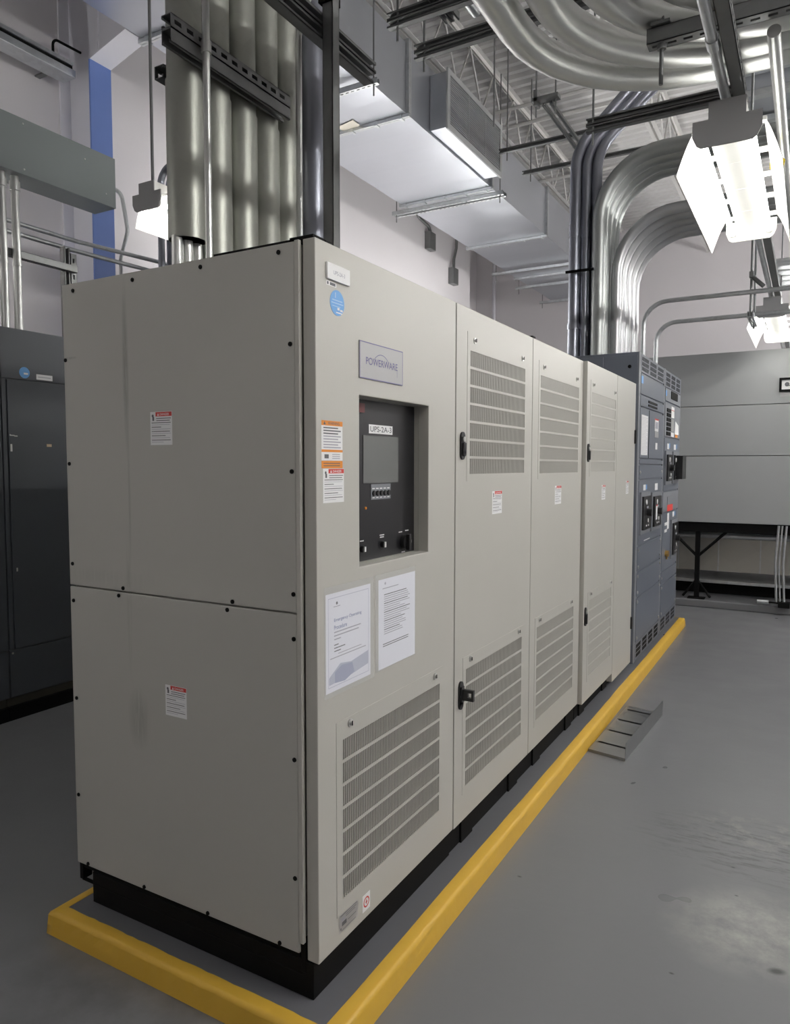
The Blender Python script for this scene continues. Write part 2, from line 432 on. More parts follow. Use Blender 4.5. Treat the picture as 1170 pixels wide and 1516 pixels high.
# ------------------------------------------------------------------ concrete pad with yellow edge
t = thing('concrete_pad', (-.4, 2.4, 0), 'raised grey concrete equipment pad with yellow painted edge under the cabinets', 'equipment pad')
px0, px1, py0, py1, ph = -.932, .103, -.097, 5.385, .07
c = MB(); c.box(px0 + .032, px1 - .040, py0 + .032, py1 - .012, 0, ph + .0005); c.build('pad_top', M['padgrey'], t)
c = MB(); 
ring0 = [(px0, py0), (px1, py0), (px1, py1), (px0, py1)]
def ins(d):
    e = d if d < .02 else .02 + (d - .02) * .32; d = d if d < .02 else .02 + (d - .02) * .42
    g = d if d < .014 else .014
    return [(px0 + e, py0 + e), (px1 - d, py0 + e), (px1 - d, py1 - g), (px0 + e, py1 - g)]
# subdivided and slightly irregular edge band
def edge_ring(d, z, seg=40):
    P = ins(d); out = []
    for i in range(4):
        a, b = P[i], P[(i + 1) % 4]
        for k in range(seg):
            f = k / seg
            x, y = a[0] + (b[0] - a[0]) * f, a[1] + (b[1] - a[1]) * f
            out.append((x, y, z))
    return out
rings = [edge_ring(-.006, 0), edge_ring(-.004, .03), edge_ring(0, ph - .012), edge_ring(.004, ph - .003), edge_ring(.012, ph + .001), edge_ring(.07, ph + .002), edge_ring(.078, ph + .002), edge_ring(.08, ph - .02)]
rr = random.Random(3); N = 160
for k, rg in enumerate(rings):
    for (x, y, z) in rg:
        j = .0016 if 0 < k < 7 else 0
        c.v.append((x + rr.uniform(-j, j), y + rr.uniform(-j, j), z))
for k in range(len(rings) - 1):
    for i in range(N):
        j = (i + 1) % N; c.face((k * N + i, k * N + j, (k + 1) * N + j, (k + 1) * N + i), 0, k not in (1, 5))
c.build('painted_edge', M['yellow'], t, label='chipped yellow painted edge')

# ------------------------------------------------------------------ UPS cabinets
ZT, ZB = 1.95, .168
def screw_mesh(T, r=.0055, mat='black'):
    pass
def screw(T, u, v, w, parent, mat, r=.0058, h=.004, name='screw'):
    m = MB(T); m.disc(u, v, w - .0005, w + h * .6, r, n=12); m.disc(u, v, w + h * .6, w + h, r * .7, n=12)
    return m.build(name, mat, parent)
def qturn(T, u, v, w, parent):
    m = MB(T); m.disc(u, v, w - .0005, w + .002, .011, 0, 16); m.disc(u, v, w + .002, w + .006, .006, 0, 12); m.box(u - .0015, u + .0015, v - .006, v + .006, w + .006, w + .0075, 1)
    return m.build('quarter_turn_screw', [M['zinc'], M['black']], parent)
def grille(u0, u1, v0, v1, parent, w=0., fu=.028, ft=.05, fb=.025, pitch=.0088, sw=.0030):
    """framed vent: seven rows of fine vertical slots"""
    m = MB(F_X)
    rows = 7; bar = .0085; h = (v1 - v0 - bar * (rows - 1)) / rows
    holes = [(u0, u1, v0 + i * (h + bar), v0 + i * (h + bar) + h) for i in range(rows)]
    m.slab(u0 - fu, u1 + fu, v0 - fb, v1 + ft, w - .001, w + .0012, holes)
    n = int((u1 - u0) / pitch)
    for i in range(n):
        a = u0 + (i + .5) * (u1 - u0) / n
        m.box(a - sw / 2, a + sw / 2, v0, v1, w - .0035, w - .0005)
    m.box(u0 - .003, u1 + .003, v0 - .003, v1 + .003, w - .0125, w - .0115, 1)
    return m.build('vent_grille', [M['cream'], M['grille_back']], parent)
def danger_sticker(T, u0, u1, v0, v1, w, parent):
    m = MB(T); W = u1 - u0; H = v1 - v0
    m.quad(u0, u1, v0, v1, w + .0006, 0)
    m.quad(u0 + .25 * W, u1 - .01 * W, v1 - .14 * H, v1 - .01 * H, w + .0009, 1)
    m.text('DANGER', u0 + .66 * W, v1 - .115 * H, .07 * H, w + .0012, 0, .42 * W, 'CENTER')
    m.poly([(u0 + .33 * W, v1 - .12 * H), (u0 + .41 * W, v1 - .12 * H), (u0 + .37 * W, v1 - .04 * H)], w + .0009, w + .0012, 0)
    # small pictogram
    m.disc(u0 + .12 * W, v1 - .12 * H, w + .0008, w + .001, .045 * H, 2, 12)
    m.quad(u0 + .10 * W, u0 + .18 * W, v1 - .27 * H, v1 - .15 * H, w + .0009, 2)
    for i, (a, b, th) in enumerate(((.28, .95, .022), (.28, .9, .022), (.06, .94, .02), (.06, .9, .012), (.06, .5, .02), (.06, .93, .012), (.06, .9, .02), (.06, .94, .012), (.06, .7, .02), (.06, .9, .012), (.06, .93, .02), (.06, .6, .012))):
        vv = v1 - (.19 + .065 * i) * H
        m.quad(u0 + a * W, u0 + b * W, vv - th * H, vv, w + .0009, 2 if i in (0, 1, 2, 4, 6, 8, 10) else 3)
    return m.build('danger_sticker', [M['white'], M['red'], M['ink'], M['greyink']], parent, recalc=False, label='white sticker with red danger band')

def latch(T, u, v0, v1, w, parent, swung=False):
    m = MB(T)
    m.box(u - .017, u + .017, v0, v1, w - .001, w + .006); m.disc(u, v0, w - .001, w + .006, .017, 0, 16); m.disc(u, v1, w - .001, w + .006, .017, 0, 16)
    if not swung:
        m.box(u - .010, u + .010, v0 + .004, v1 - .02, w + .006, w + .013); m.disc(u, v0 + .004, w + .006, w + .013, .010, 0, 12)
        m.disc(u, v1 - .008, w + .006, w + .011, .009, 1, 14)
    o = m.build('latch', [M['black_plastic'], M['zinc']], parent)
    if swung:
        h = MB(T); zc = v0 + (v1 - v0) * .62
        h.box(u - .010, u + .010, v0 + .01, v1, w + .006, w + .012)
        h.T = lambda a, b, c: T(u + c, b, w + a)
        h.slab(.0, .052, zc - .022, zc + .016, -.006, .006, [(.03, .044, zc - .010, zc + .006)])
        h.build('swing_handle', M['black_plastic'], o)
    return o

# --- cabinet one (near, with control panel and side panels)
U1 = thing('power_cabinet', (-.45, .39, .09), 'nearest cream steel power cabinet with recessed black control panel and plain side panels', 'cabinet', 'row of cream power cabinets')
y0, y1 = 0., .787
c = MB(); c.box(-.905, -.058, .004, y1 - .001, .176, ZT - .002); c.build('body', M['cream'], U1, .003)
c = MB(); c.box(-.852, -.015, -.002, y1, .0715, .167); c.box(-.905, -.058, .001, y1, .167, .19)
c.box(-.90, -.05, -.004, .01, .128, .131); c.box(-.911, -.895, -.003, .03, .13, .215); c.box(-.054, -.038, -.003, .03, .135, .215)
c.build('base_plinth', M['black'], U1, .0015)
c = MB(F_Y); c.box(-.911, -.0535, 1.054, 1.945, .0, .010); s1 = c.build('upper_side_panel', M['cream_side'], U1, .0025)
c = MB(F_Y); c.box(-.911, -.0535, .186, 1.050, .0, .010); s2 = c.build('lower_side_panel', M['cream_side'], U1, .0025)
c = MB(F_Y); c.box(-.0520, -.0385, .215, 1.947, .0, .012); c.build('corner_post', M['cream'], U1, .002)
up_s = [(-.860, 1.923), (-.608, 1.923), (-.354, 1.924), (-.099, 1.925), (-.066, 1.705), (-.064, 1.400), (-.062, 1.100), (-.902, 1.725), (-.897, 1.419), (-.895, 1.119), (-.674, 1.063), (-.260, 1.063)]
lo_s = [(-.895, 1.007), (-.693, 1.040), (-.278, 1.040), (-.062, .989), (-.063, .685), (-.064, .380), (-.893, .707), (-.896, .404), (-.860, .194), (-.613, .194), (-.364, .194), (-.115, .194)]
for (u, v) in up_s: screw(F_Y, u, v, .010, s1, M['black'])
for (u, v) in lo_s: screw(F_Y, u, v, .010, s2, M['black'])
danger_sticker(F_Y, -.549, -.466, 1.470, 1.560, .010, s1)
danger_sticker(F_Y, -.511, -.430, .722, .808, .010, s2)
# door with the recess
c = MB(F_X)
hole = (.193, .590, 1.147, 1.598); g1 = (.106, .672, .283, .708)
c.slab(.001, y1 - .004, ZB, ZT, -.036, 0, [hole, (g1[0] - .006, g1[1] + .006, g1[2] - .006, g1[3] + .006)])
D1 = c.build('door', M['cream'], U1, .0022)
c = MB(F_X); h = hole; w = -.052
c.slab(h[0] - .006, h[1] + .006, h[2] - .006, h[3] + .006, w - .004, w - .0005)
for q in ((h[0] - .006, h[0], h[2] - .006, h[3] + .006), (h[1], h[1] + .006, h[2] - .006, h[3] + .006), (h[0], h[1], h[2] - .006, h[2]), (h[0], h[1], h[3], h[3] + .006)):
    c.box(*q, w, -.036)
c.build('recess_lining', M['cream'], D1)
c = MB(F_X); c.box(h[0] + .002, h[1] - .002, h[2] + .002, h[3] - .002, w - .0005, w + .002)
CP = c.build('control_panel', M['panel_black'], U1)
wp = w + .002
c = MB(F_X); c.quad(.320, .452, 1.505, 1.530, wp + .0005, 0); c.text('UPS-2A-3', .386, 1.510, .0155, wp + .0009, 1, .118, 'CENTER')
c.build('name_label', [M['white'], M['ink']], CP, recalc=False, label='white UPS-2A-3 label')
c = MB(F_X); c.box(.289, .485, 1.365, 1.499, wp, wp + .0015); c.build('display_screen', M['screen'], CP, label='blank grey screen')
c = MB(F_X); c.box(.330, .440, 1.318, 1.362, wp, wp + .0012)
for i in range(5):
    u = .343 + i * .0208; c.disc(u, 1.336, wp + .001, wp + .006, .008, 1, 12, .0072); c.quad(u - .007, u + .007, 1.348, 1.351, wp + .0016, 2); c.quad(u - .006, u + .006, 1.3225, 1.325, wp + .0016, 2)
c.build('button_strip', [M['ltslate'], M['black_plastic'], M['white']], CP, recalc=False)
c = MB(F_X)
c.disc(.392, 1.186, wp, wp + .010, .010, 0, 16); c.box(.389, .395, 1.178, 1.194, wp + .010, wp + .013, 1)
c.disc(.281, 1.183, wp, wp + .010, .010, 0, 16); c.box(.279, .285, 1.176, 1.190, wp + .01, wp + .013, 1)
for (a, b, v) in ((.378, .404, 1.212), (.380, .402, 1.206), (.272, .292, 1.204)): c.quad(a, b, v, v + .003, wp + .0006, 1)
for v in (1.345, 1.325, 1.306, 1.290, 1.272): c.quad(.205, .222, v, v + .0025, wp + .0006, 2)
c.disc(.301, 1.296, wp, wp + .003, .004, 3, 10); c.box(.262, .29, 1.56, 1.585, wp, wp + .006, 4)
c.build('indicator_set', [M['black_plastic'], M['white'], M['greyink'], M['orange'], paint('maroon', (.12, .02, .02), .3)], CP, recalc=False)
c = MB(F_X)
c.disc(.519, 1.182, wp, wp + .014, .022, 0, 24); c.box(.513, .525, 1.158, 1.206, wp + .014, wp + .026); c.disc(.561, 1.180, wp, wp + .004, .009, 1, 12, .006)
for (a, b, v) in ((.49, .512, 1.212), (.53, .552, 1.214), (.508, .53, 1.150)): c.quad(a, b, v, v + .003, wp + .0006, 1)
c.build('rotary_switch', [M['black_plastic'], M['white']], CP, recalc=False)
grille(*g1, D1, fu=.026, ft=.052, fb=.038)
qturn(F_X, .143, .743, .002, D1); qturn(F_X, .637, .741, .002, D1)
# plates and stickers on door one
c = MB(F_X); c.box(.044, .142, 1.864, 1.903, 0, .006); c.text('UPS-2A-3', .093, 1.878, .0095, .0065, 1, .05, 'CENTER'); c.build('name_plate', [M['white'], M['greyink']], D1, .001, label='white engraved name plate')
c = MB(F_X); c.quad(.046, .088, 1.850, 1.860, .0006, 0); c.quad(.048, .055, 1.8515, 1.8585, .0009, 1); c.quad(.060, .084, 1.8515, 1.8585, .0009, 1); c.build('small_label', [M['white'], M['ink']], D1, recalc=False)
c = MB(F_X); c.disc(.092, 1.814, 0, .0008, .031, 0, 32)
c.quad(.083, .0845, 1.825, 1.838, .0011, 1)
for (a, b, v, hh) in ((.070, .114, 1.818, .003), (.066, .118, 1.811, .003), (.07, .105, 1.804, .002)): c.quad(a, b, v, v + hh, .0011, 2)
for (a, b, v, hh) in ((.092, .101, 1.797, .006), (.104, .115, 1.795, .005), (.086, .112, 1.789, .003)): c.quad(a, b, v, v + hh, .0012, 1)
c.build('round_sticker', [M['blue'], M['white'], paint('sticker_light_blue', (.35, .55, .8), .5)], D1, recalc=False, label='round blue sticker')
c = MB(F_X); c.slab(.190, .419, 1.643, 1.739, 0, .003, (), 0)
for q in ((.190, .419, 1.7365, 1.739), (.190, .419, 1.643, 1.6455), (.190, .1925, 1.643, 1.739), (.4165, .419, 1.643, 1.739)): c.quad(*q, .0034, 1)
c.text('POWERWARE', .3045, 1.681, .019, .0036, 1, .168, 'CENTER')
c.quad(.385, .3865, 1.662, 1.680, .0036, 1)
for i in range(10):
    a = PI * (.25 + .5 * i / 10); b = PI * (.25 + .5 * (i + 1) / 10)
    n = len(c.v); R0 = .062
    for (aa, rq) in ((a, R0), (b, R0), (b, R0 + .0018), (a, R0 + .0018)): c.v.append(c.pt(.30 - rq * math.cos(aa) * .9, 1.651 + rq * math.sin(aa), .0036))
    c.face((n, n + 1, n + 2, n + 3), 1)
c.build('maker_plaque', [M['plaque'], M['purple']], D1, recalc=False, label='grey plaque reading POWERWARE')
c = MB(F_X); a, b = .022, .113
c.quad(a, b, 1.446, 1.524, .0006, 0); c.quad(a, b, 1.512, 1.524, .0009, 1); c.text('WARNING', .074, 1.5145, .007, .0012, 2, .05, 'CENTER'); c.poly([(.030, 1.514), (.040, 1.514), (.035, 1.522)], .0009, .0012, 2)
c.quad(a, b, 1.4475, 1.4535, .0009, 1)
for i in range(8): c.quad(a + .008, b - (.008 if i % 2 else .02), 1.505 - i * .0068, 1.508 - i * .0068, .0009, 2 if i < 3 else 3)
c.quad(a, b, 1.427, 1.446, .0006, 0); c.quad(a + .012, a + .03, 1.432, 1.442, .0009, 2)
for i in range(3): c.quad(a + .045, b - .012, 1.431 + i * .005, 1.433 + i * .005, .0009, 3)
c.quad(a, b, 1.408, 1.426, .0006, 1)
for i in range(2): c.quad(a + .008, b - .012, 1.413 + i * .006, 1.415 + i * .006, .0009, 2)
c.build('warning_sticker', [M['white'], M['orange'], M['ink'], M['greyink']], D1, recalc=False, label='orange and white warning sticker')
danger_sticker(F_X, .028, .119, 1.323, 1.407, .0, D1)
# documents in clear sleeves
c = MB(F_X); c.quad(.028, .262, .834, 1.114, .0012); dl = c.build('document_sleeve', M['sleeve'], D1, recalc=False)
c = MB(F_X); P0, P1, Q0, Q1 = .036, .246, .846, 1.096
c.quad(P0, P1, Q0, Q1, .0006, 0)
for q in ((P0 + .01, P1 - .01, Q1 - .013, Q1 - .0115), (P0 + .01, P1 - .01, Q0 + .012, Q0 + .0135), (P0 + .01, P0 + .0115, Q0 + .012, Q1 - .012), (P1 - .0115, P1 - .01, Q0 + .012, Q1 - .012)): c.quad(*q, .0009, 4)
c.disc(.085, 1.069, .0007, .0009, .004, 1, 10); c.quad(.07, .10, 1.060, 1.062, .0009, 3)
c.text('Emergency Operating', .072, 1.020, .011, .0009, 2, .128, bold=.018); c.text('Procedure', .072, 1.002, .011, .0009, 2, .058, bold=.018)
for i, L in enumerate((.125, .115, .03)): c.quad(.072, .072 + L, .994 - i * .009, .997 - i * .009, .0009, 3)
for i, (a, L) in enumerate(((.072, .02), (.072, .05), (.072, .03))): c.quad(a, a + L, .962 - i * .008, .9645 - i * .008, .0009, 1)
c.quad(.054, .222, .930, .9325, .0009, 3); c.quad(.09, .20, .938, .940, .0009, 3)
c.poly([(.050, .884), (.10, .912), (.15, .905), (.234, .916), (.234, .880), (.15, .870), (.050, .865)], .0007, .0009, 4)
c.poly([(.075, .866), (.075, .893), (.105, .906), (.155, .902), (.165, .875), (.12, .862)], .0009, .001, 5)
c.build('printed_sheet', [M['paper'], M['ink'], M['blueink'], M['greyink'], M['paleblue'], paint('diagram_blue', (.34, .37, .52), .6)], D1, recalc=False, label='sheet headed Emergency Operating Procedure')
c = MB(F_X); c.quad(.270, .504, .842, 1.114, .0012); c.build('document_sleeve', M['sleeve'], D1, recalc=False)
c = MB(F_X); c.quad(.288, .502, .845, 1.098, .0006, 0); c.disc(.325, 1.085, .0007, .0009, .004, 1, 10)
rr = random.Random(5)
vv = 1.070; i = 0
c.quad(.31, .40, vv, vv + .0025, .0009, 1)
vv -= .018
while vv > .935:
    c.quad(.318, .318 + rr.uniform(.09, .155), vv, vv + .0024, .0009, 1 if i % 4 else 2); vv -= .0062; i += 1
for v in (.912, .906): c.quad(.312, .46, v, v + .0024, .0009, 2)
c.build('printed_sheet', [M['paper'], M['greyink'], M['ink']], D1, recalc=False, label='sheet filled with small printed lines')
# rating plate, mark sticker
c = MB(F_X); c.quad(.090, .180, .196, .252, .0008, 0)
for q in ((.095, .175, .246, .2475), (.095, .176, .240, .2415), (.12, .17, .234, .2355), (.12, .165, .229, .2305), (.13, .17, .215, .2165)): c.quad(*q, .0011, 1)
c.quad(.102, .124, .211, .222, .0011, 1); c.quad(.10, .118, .224, .232, .0011, 2); c.quad(.10, .17, .200, .2012, .0011, 1); c.quad(.095, .099, .203, .209, .0011, 1)
c.build('rating_plate', [M['foil'], M['ink'], M['greyink']], D1, recalc=False, label='silver rating plate')
c = MB(F_X); c.quad(.203, .242, .190, .238, .0008, 0); c.ring(.2225, .214, .0012, .011, .015, 1); c.quad(.218, .227, .212, .216, .0012, 1); c.quad(.221, .224, .208, .221, .0012, 1)
c.build('mark_sticker', [M['white'], M['red']], D1, recalc=False, label='white sticker with red ring mark')

# --- cabinet two (two louvred doors)
def plinth(parent, ya, yb, x1=-.03, feet=()):
    c = MB(); c.box(-.86, -.020, ya + .002, yb - .002, .0715, .176)
    for f in feet: c.box(-.12, -.012, f - .05, f + .05, .0715, .155)
    c.build('base_plinth', M['black'], parent, .0015)
def vdoor(parent, ya, yb, w, zb, zt, up, lo, ust, lst, st, lat_y=None, swung=False, sw=.0034):
    c = MB(F_X); e = .006
    c.slab(ya + .003, yb - .003, zb, zt, w - .030, w, [(up[0] - e, up[1] + e, up[2] - e, up[3] + e), (lo[0] - e, lo[1] + e, lo[2] - e, lo[3] + e)])
    d = c.build('door', M['cream'], parent, .0022)
    grille(*up, d, w, fu=.022, ft=.062, fb=.025, sw=sw); grille(*lo, d, w, fu=.024, ft=.045, fb=.025, sw=sw * .95)
    for (u, v) in ust + lst: qturn(F_X, u, v, w + .002, d)
    danger_sticker(F_X, *st, w, d)
    if lat_y:
        latch(F_X, lat_y, 1.452, 1.512, w, d); latch(F_X, lat_y, .590, .655, w, d, swung)
    return d
U2 = thing('power_cabinet', (-.45, 1.557, .09), 'second cream power cabinet from the near end, two louvred doors wide', 'cabinet', 'row of cream power cabinets')
c = MB(); c.box(-.905, -.034, .788, 2.325, .176, ZT - .002); c.build('body', M['cream'], U2, .003)
plinth(U2, .788, 2.325, feet=(.93, 1.40, 1.70, 2.2))
vdoor(U2, .787, 1.548, 0, .164, ZT, (.898, 1.450, 1.386, 1.809), (.880, 1.446, .284, .703), [(.935, 1.847), (1.417, 1.847)], [(.918, .733), (1.409, .733)], (1.110, 1.208, 1.234, 1.320), .836, True)
vdoor(U2, 1.548, 2.325, 0, .164, ZT, (1.648, 2.244, 1.382, 1.806), (1.640, 2.208, .284, .703), [(1.691, 1.845), (2.202, 1.845)], [(1.674, .733), (2.165, .733)], (1.875, 1.974, 1.236, 1.322), sw=.0044)
U3 = thing('power_cabinet', (-.45, 2.92, .09), 'farthest cream power cabinet, standing proud beside the grey switchboard', 'cabinet', 'row of cream power cabinets')
c = MB(); c.box(-.905, -.013, 2.327, 3.518, .176, ZT - .002); c.build('body', M['cream'], U3, .003)
plinth(U3, 2.327, 3.518, feet=(2.45, 2.95, 3.45))
d4 = vdoor(U3, 2.327, 2.995, .021, .158, ZT, (2.415, 2.950, 1.384, 1.799), (2.435, 2.925, .284, .698), [(2.443, 1.839), (2.922, 1.839)], [(2.458, .730), (2.906, .730)], (2.66, 2.744, 1.226, 1.308), 2.362, sw=.0068)
c = MB(F_X); c.slab(2.999, 3.516, .105, ZT, -.012, .021); d5 = c.build('door', M['cream'], U3, .0022)
danger_sticker(F_X, 3.272, 3.345, 1.239, 1.321, .021, d5)
for (a, b) in ((1.56, 1.64), (.335, .405)):
    c = MB(F_X); c.box(3.492, 3.512, a, b, .021, .034); c.disc(3.502, b, .021, .034, .010, 0, 10); c.build('hinge', M['black_plastic'], d5)
# gland plate peeping over the top edge
c = MB(); c.box(-.075, -.006, .002, .05, ZT, ZT + .008); c.box(-.32, -.06, .002, .05, ZT - .001, ZT + .004); c.box(-.075, -.004, .05, .075, ZT, ZT + .006); c.build('lifting_bracket', M['black'], U1)
c = MB(); c.box(-.03, -.008, 1.56, 1.60, ZT - .002, ZT + .012); c.build('lifting_bracket', M['black'], U2)

# ------------------------------------------------------------------ slate switchboard
def vent_band(T, u0, u1, v0, v1, w, parent, cols=3):
    m = MB(T); m.box(u0, u1, v0, v1, w - .001, w + .002, 0)
    cw = (u1 - u0) / cols
    for c_ in range(cols):
        k = 9
        for i in range(k):
            a = u0 + c_ * cw + .03 + i * (cw - .06) / k
            for j in range(3):
                b = v0 + .012 + j * (v1 - v0 - .02) / 3
                hh = (v1 - v0 - .02) / 3 - .008
                m.poly([(a, b), (a + .012, b), (a + .012 + .010, b + hh), (a + .010, b + hh)], w + .002, w + .0028, 1)
    return m.build('vent_panel', [M['slate2'], M['black']], parent)
def breaker(T, u0, u1, v0, v1, w, parent, deep=.02, racked=False):
    m = MB(T); m.slab(u0, u1, v0, v1, w, w + .012, [(u0 + .03, u1 - .03, v0 + .03, v1 - .03)], 0)
    m.box(u0 + .03, u1 - .03, v0 + .03, v1 - .03, w - .001, w + .004 + deep, 1)
    if racked: m.box(u0 + .08, u1 - .04, v0 + .035, v1 - .035, w + .004 + deep, w + .075, 1)
    cu = (u0 + u1) / 2 - (.06 if racked else 0); cv = (v0 + v1) / 2; W = w + .004 + deep
    m.disc(cu - .05, v1 - .07, W, W + .004, .018, 2, 12); m.disc(cu, cv - .0, W, W + .03, .026, 1, 14); m.quad(cu - .03, cu + .03, cv + .03, cv + .045, W + .001, 3)
    m.disc(cu + .02, cv - .055, W, W + .004, .014, 2, 12); m.quad(cu - .05, cu - .02, v0 + .05, v0 + .062, W + .001, 2); m.quad(cu + .02, cu + .05, v0 + .05, v0 + .062, W + .001, 2)
    return m.build('circuit_breaker', [M['ltslate'], M['black_plastic'], M['white'], M['greyink']], parent)
def bolt(T, u, v, w, parent): return screw(T, u, v, w, parent, M['zinc'], .012, .006, 'bolt')
W = .02
B1 = thing('switchboard_section', (-.4, 4.1, .09), 'slate grey switchboard section beside the farthest cream cabinet, with white chart', 'switchboard', 'slate switchboard sections')
B2 = thing('switchboard_section', (-.4, 5.0, .09), 'far end slate grey switchboard section with red label and racked-out breaker', 'switchboard', 'slate switchboard sections')
for (B, a, b) in ((B1, 3.60, 4.565), (B2, 4.575, 5.45)):
    c = MB(); c.box(-.95, W - .004, a, b, .0715, 2.17); c.build('enclosure', M['slate2'], B, .003)
c = MB(F_Y, (0, 3.60, 0)); c.box(-.94, -.215, .2, 2.15, 0, .004); c.box(-.205, .010, .2, 2.15, 0, .004); sp = c.build('side_cover', M['slate2'], B1, .001)
for (u, v) in ((-.04, 2.075), (-.235, 2.0), (-.06, 1.9)): screw(F_Y, u, v - .0, .0045, sp, M['black'], .012).location.y += 3.60
c = MB(F_X); c.box(3.60, 3.66, .072, 2.17, W - .004, W + .001); c.box(4.535, 4.565, .10, 2.17, W - .004, W + .003); c.build('frame_post', M['ltslate'], B1)
c = MB(F_X); c.box(4.575, 4.60, .10, 2.17, W - .004, W + .001); c.box(5.425, 5.45, .10, 2.17, W - .004, W + .003); c.build('frame_post', M['ltslate'], B2)
vent_band(F_X, 3.655, 4.53, 2.045, 2.165, W, B1); vent_band(F_X, 4.60, 5.425, 2.035, 2.165, W, B2)
vent_band(F_X, 3.655, 4.53, .085, .20, W, B1, 4); vent_band(F_X, 4.60, 5.425, .085, .20, W, B2, 3)
def pnl(B, a, b, v0, v1, mat='slate2', w=W, bolts=True, name='cover_panel'):
    c = MB(F_X); c.box(a, b, v0 + .004, v1 - .004, w - .001, w + .004); o = c.build(name, M[mat], B, .001)
    if bolts:
        for u in (a + .025, b - .02):
            for v in ((v0 + .03, v1 - .03) if v1 - v0 > .15 else ((v0 + v1) / 2,)): bolt(F_X, u, v, w + .004, o)
    return o
pa = pnl(B1, 3.66, 4.53, 1.895, 2.04, 'slate2', bolts=False)
c = MB(F_X); c.quad(3.665, 3.73, 1.970, 2.02, W + .005, 0); c.build('blue_label', [M['blue']], pa, recalc=False)
pb = pnl(B1, 3.66, 4.53, 1.815, 1.89, 'slate2', bolts=False)
c = MB(F_X); c.box(3.92, 4.25, 1.856, 1.872, W + .004, W + .008); c.box(3.92, 4.25, 1.832, 1.846, W + .004, W + .008); c.build('vent_slots', M['black'], pb)
pc = pnl(B1, 3.66, 4.53, 1.465, 1.81, 'slate2', bolts=False, name='instrument_door')
c = MB(F_X); c.box(3.958, 3.966, 1.47, 1.805, W + .004, W + .006, 0); c.build('seam', M['black'], pc)
c = MB(F_X); c.quad(3.69, 3.915, 1.49, 1.762, W + .006, 0)
for i in range(26): c.quad(3.71, 3.90 if i % 3 else 3.86, 1.50 + i * .0098, 1.5018 + i * .0098, W + .0065, 1)
c.build('chart', [M['white'], M['greyink']], pc, recalc=False, label='white chart card')
c = MB(F_X); c.quad(4.17, 4.32, 1.67, 1.762, W + .006, 0); c.quad(4.17, 4.32, 1.752, 1.762, W + .0065, 1); c.quad(4.19, 4.30, 1.69, 1.74, W + .0065, 3); c.quad(4.18, 4.33, 1.625, 1.668, W + .006, 2); c.quad(4.21, 4.29, 1.537, 1.585, W + .006, 0)
c.build('notice', [M['white'], M['red'], M['foil'], M['greyink']], pc, recalc=False)
pnl(B1, 3.66, 4.53, 1.425, 1.46, 'slate2', bolts=False); pnl(B1, 3.66, 4.53, 1.322, 1.42)
pd = pnl(B1, 3.66, 4.53, .875, 1.318, 'slate2', bolts=False, name='breaker_door')
breaker(F_X, 3.69, 4.02, .945, 1.235, W + .004, pd); breaker(F_X, 4.09, 4.43, .94, 1.222, W + .004, pd)
c = MB(F_X); c.quad(3.80, 3.885, 1.245, 1.285, W + .006, 0); c.quad(3.895, 3.93, 1.25, 1.285, W + .006, 1); c.quad(4.23, 4.345, 1.235, 1.285, W + .006, 0); c.quad(3.86, 4.08, .888, .895, W + .006, 0)
c.build('tag_labels', [M['white'], M['blue']], pd, recalc=False)
c = MB(F_X); c.quad(4.16, 4.22, 1.02, 1.13, W + .03, 0); c.quad(4.16, 4.22, 1.12, 1.13, W + .031, 1); c.build('breaker_tag', [M['white'], M['red']], pd, recalc=False)
pnl(B1, 3.66, 4.53, .695, .87); pnl(B1, 3.66, 4.53, .52, .69); pnl(B1, 3.66, 4.53, .205, .515)
pe = pnl(B2, 4.605, 5.42, 1.925, 2.03, 'ltslate', bolts=False)
c = MB(F_X); c.box(4.89, 5.24, 1.96, 2.02, W + .004, W + .009); c.build('vent_slots', M['black'], pe)
c = MB(F_X); c.quad(4.615, 4.67, 1.965, 2.01, W + .0055, 0); c.build('blue_label', [M['blue']], pe, recalc=False)
pf = pnl(B2, 4.605, 5.42, 1.645, 1.92, 'ltslate', bolts=False, name='instrument_door')
c = MB(F_X)
for i in range(6): c.box(4.69, 4.89, 1.66 + i * .037, 1.688 + i * .037, W + .004, W + .009, 0)
c.quad(4.92, 5.08, 1.81, 1.90, W + .006, 1); c.quad(4.92, 5.08, 1.868, 1.873, W + .0065, 3); c.quad(4.92, 5.06, 1.70, 1.80, W + .006, 2); c.quad(4.92, 5.08, 1.655, 1.69, W + .006, 1)
c.poly([(5.13, 1.68), (5.36, 1.68), (5.34, 1.76), (5.16, 1.79)], W + .004, W + .006, 1); c.quad(5.16, 5.3, 1.655, 1.68, W + .006, 4)
c.build('instruments', [M['black'], M['white'], M['foil'], M['red'], M['orange']], pf, recalc=False)
pg = pnl(B2, 4.605, 5.42, 1.215, 1.64, 'slate2', bolts=False, name='breaker_door')
breaker(F_X, 4.63, 4.95, 1.265, 1.535, W + .004, pg); breaker(F_X, 5.02, 5.36, 1.27, 1.535, W + .004, pg, racked=True)
c = MB(F_X); c.quad(4.74, 4.84, 1.55, 1.595, W + .006, 0); c.quad(4.85, 4.89, 1.56, 1.60, W + .006, 1); c.quad(5.10, 5.22, 1.55, 1.595, W + .006, 0); c.quad(5.24, 5.28, 1.56, 1.60, W + .006, 1)
c.build('tag_labels', [M['white'], M['blue']], pg, recalc=False)
phh = pnl(B2, 4.605, 5.42, 1.045, 1.21, 'ltslate', bolts=False)
c = MB(F_X); c.box(4.82, 5.12, 1.10, 1.165, W + .004, W + .007, 0); c.quad(4.82, 5.12, 1.045, 1.098, W + .006, 1); c.build('rating_label', [M['ltslate'], M['red']], phh, recalc=False, label='red label under dark window')
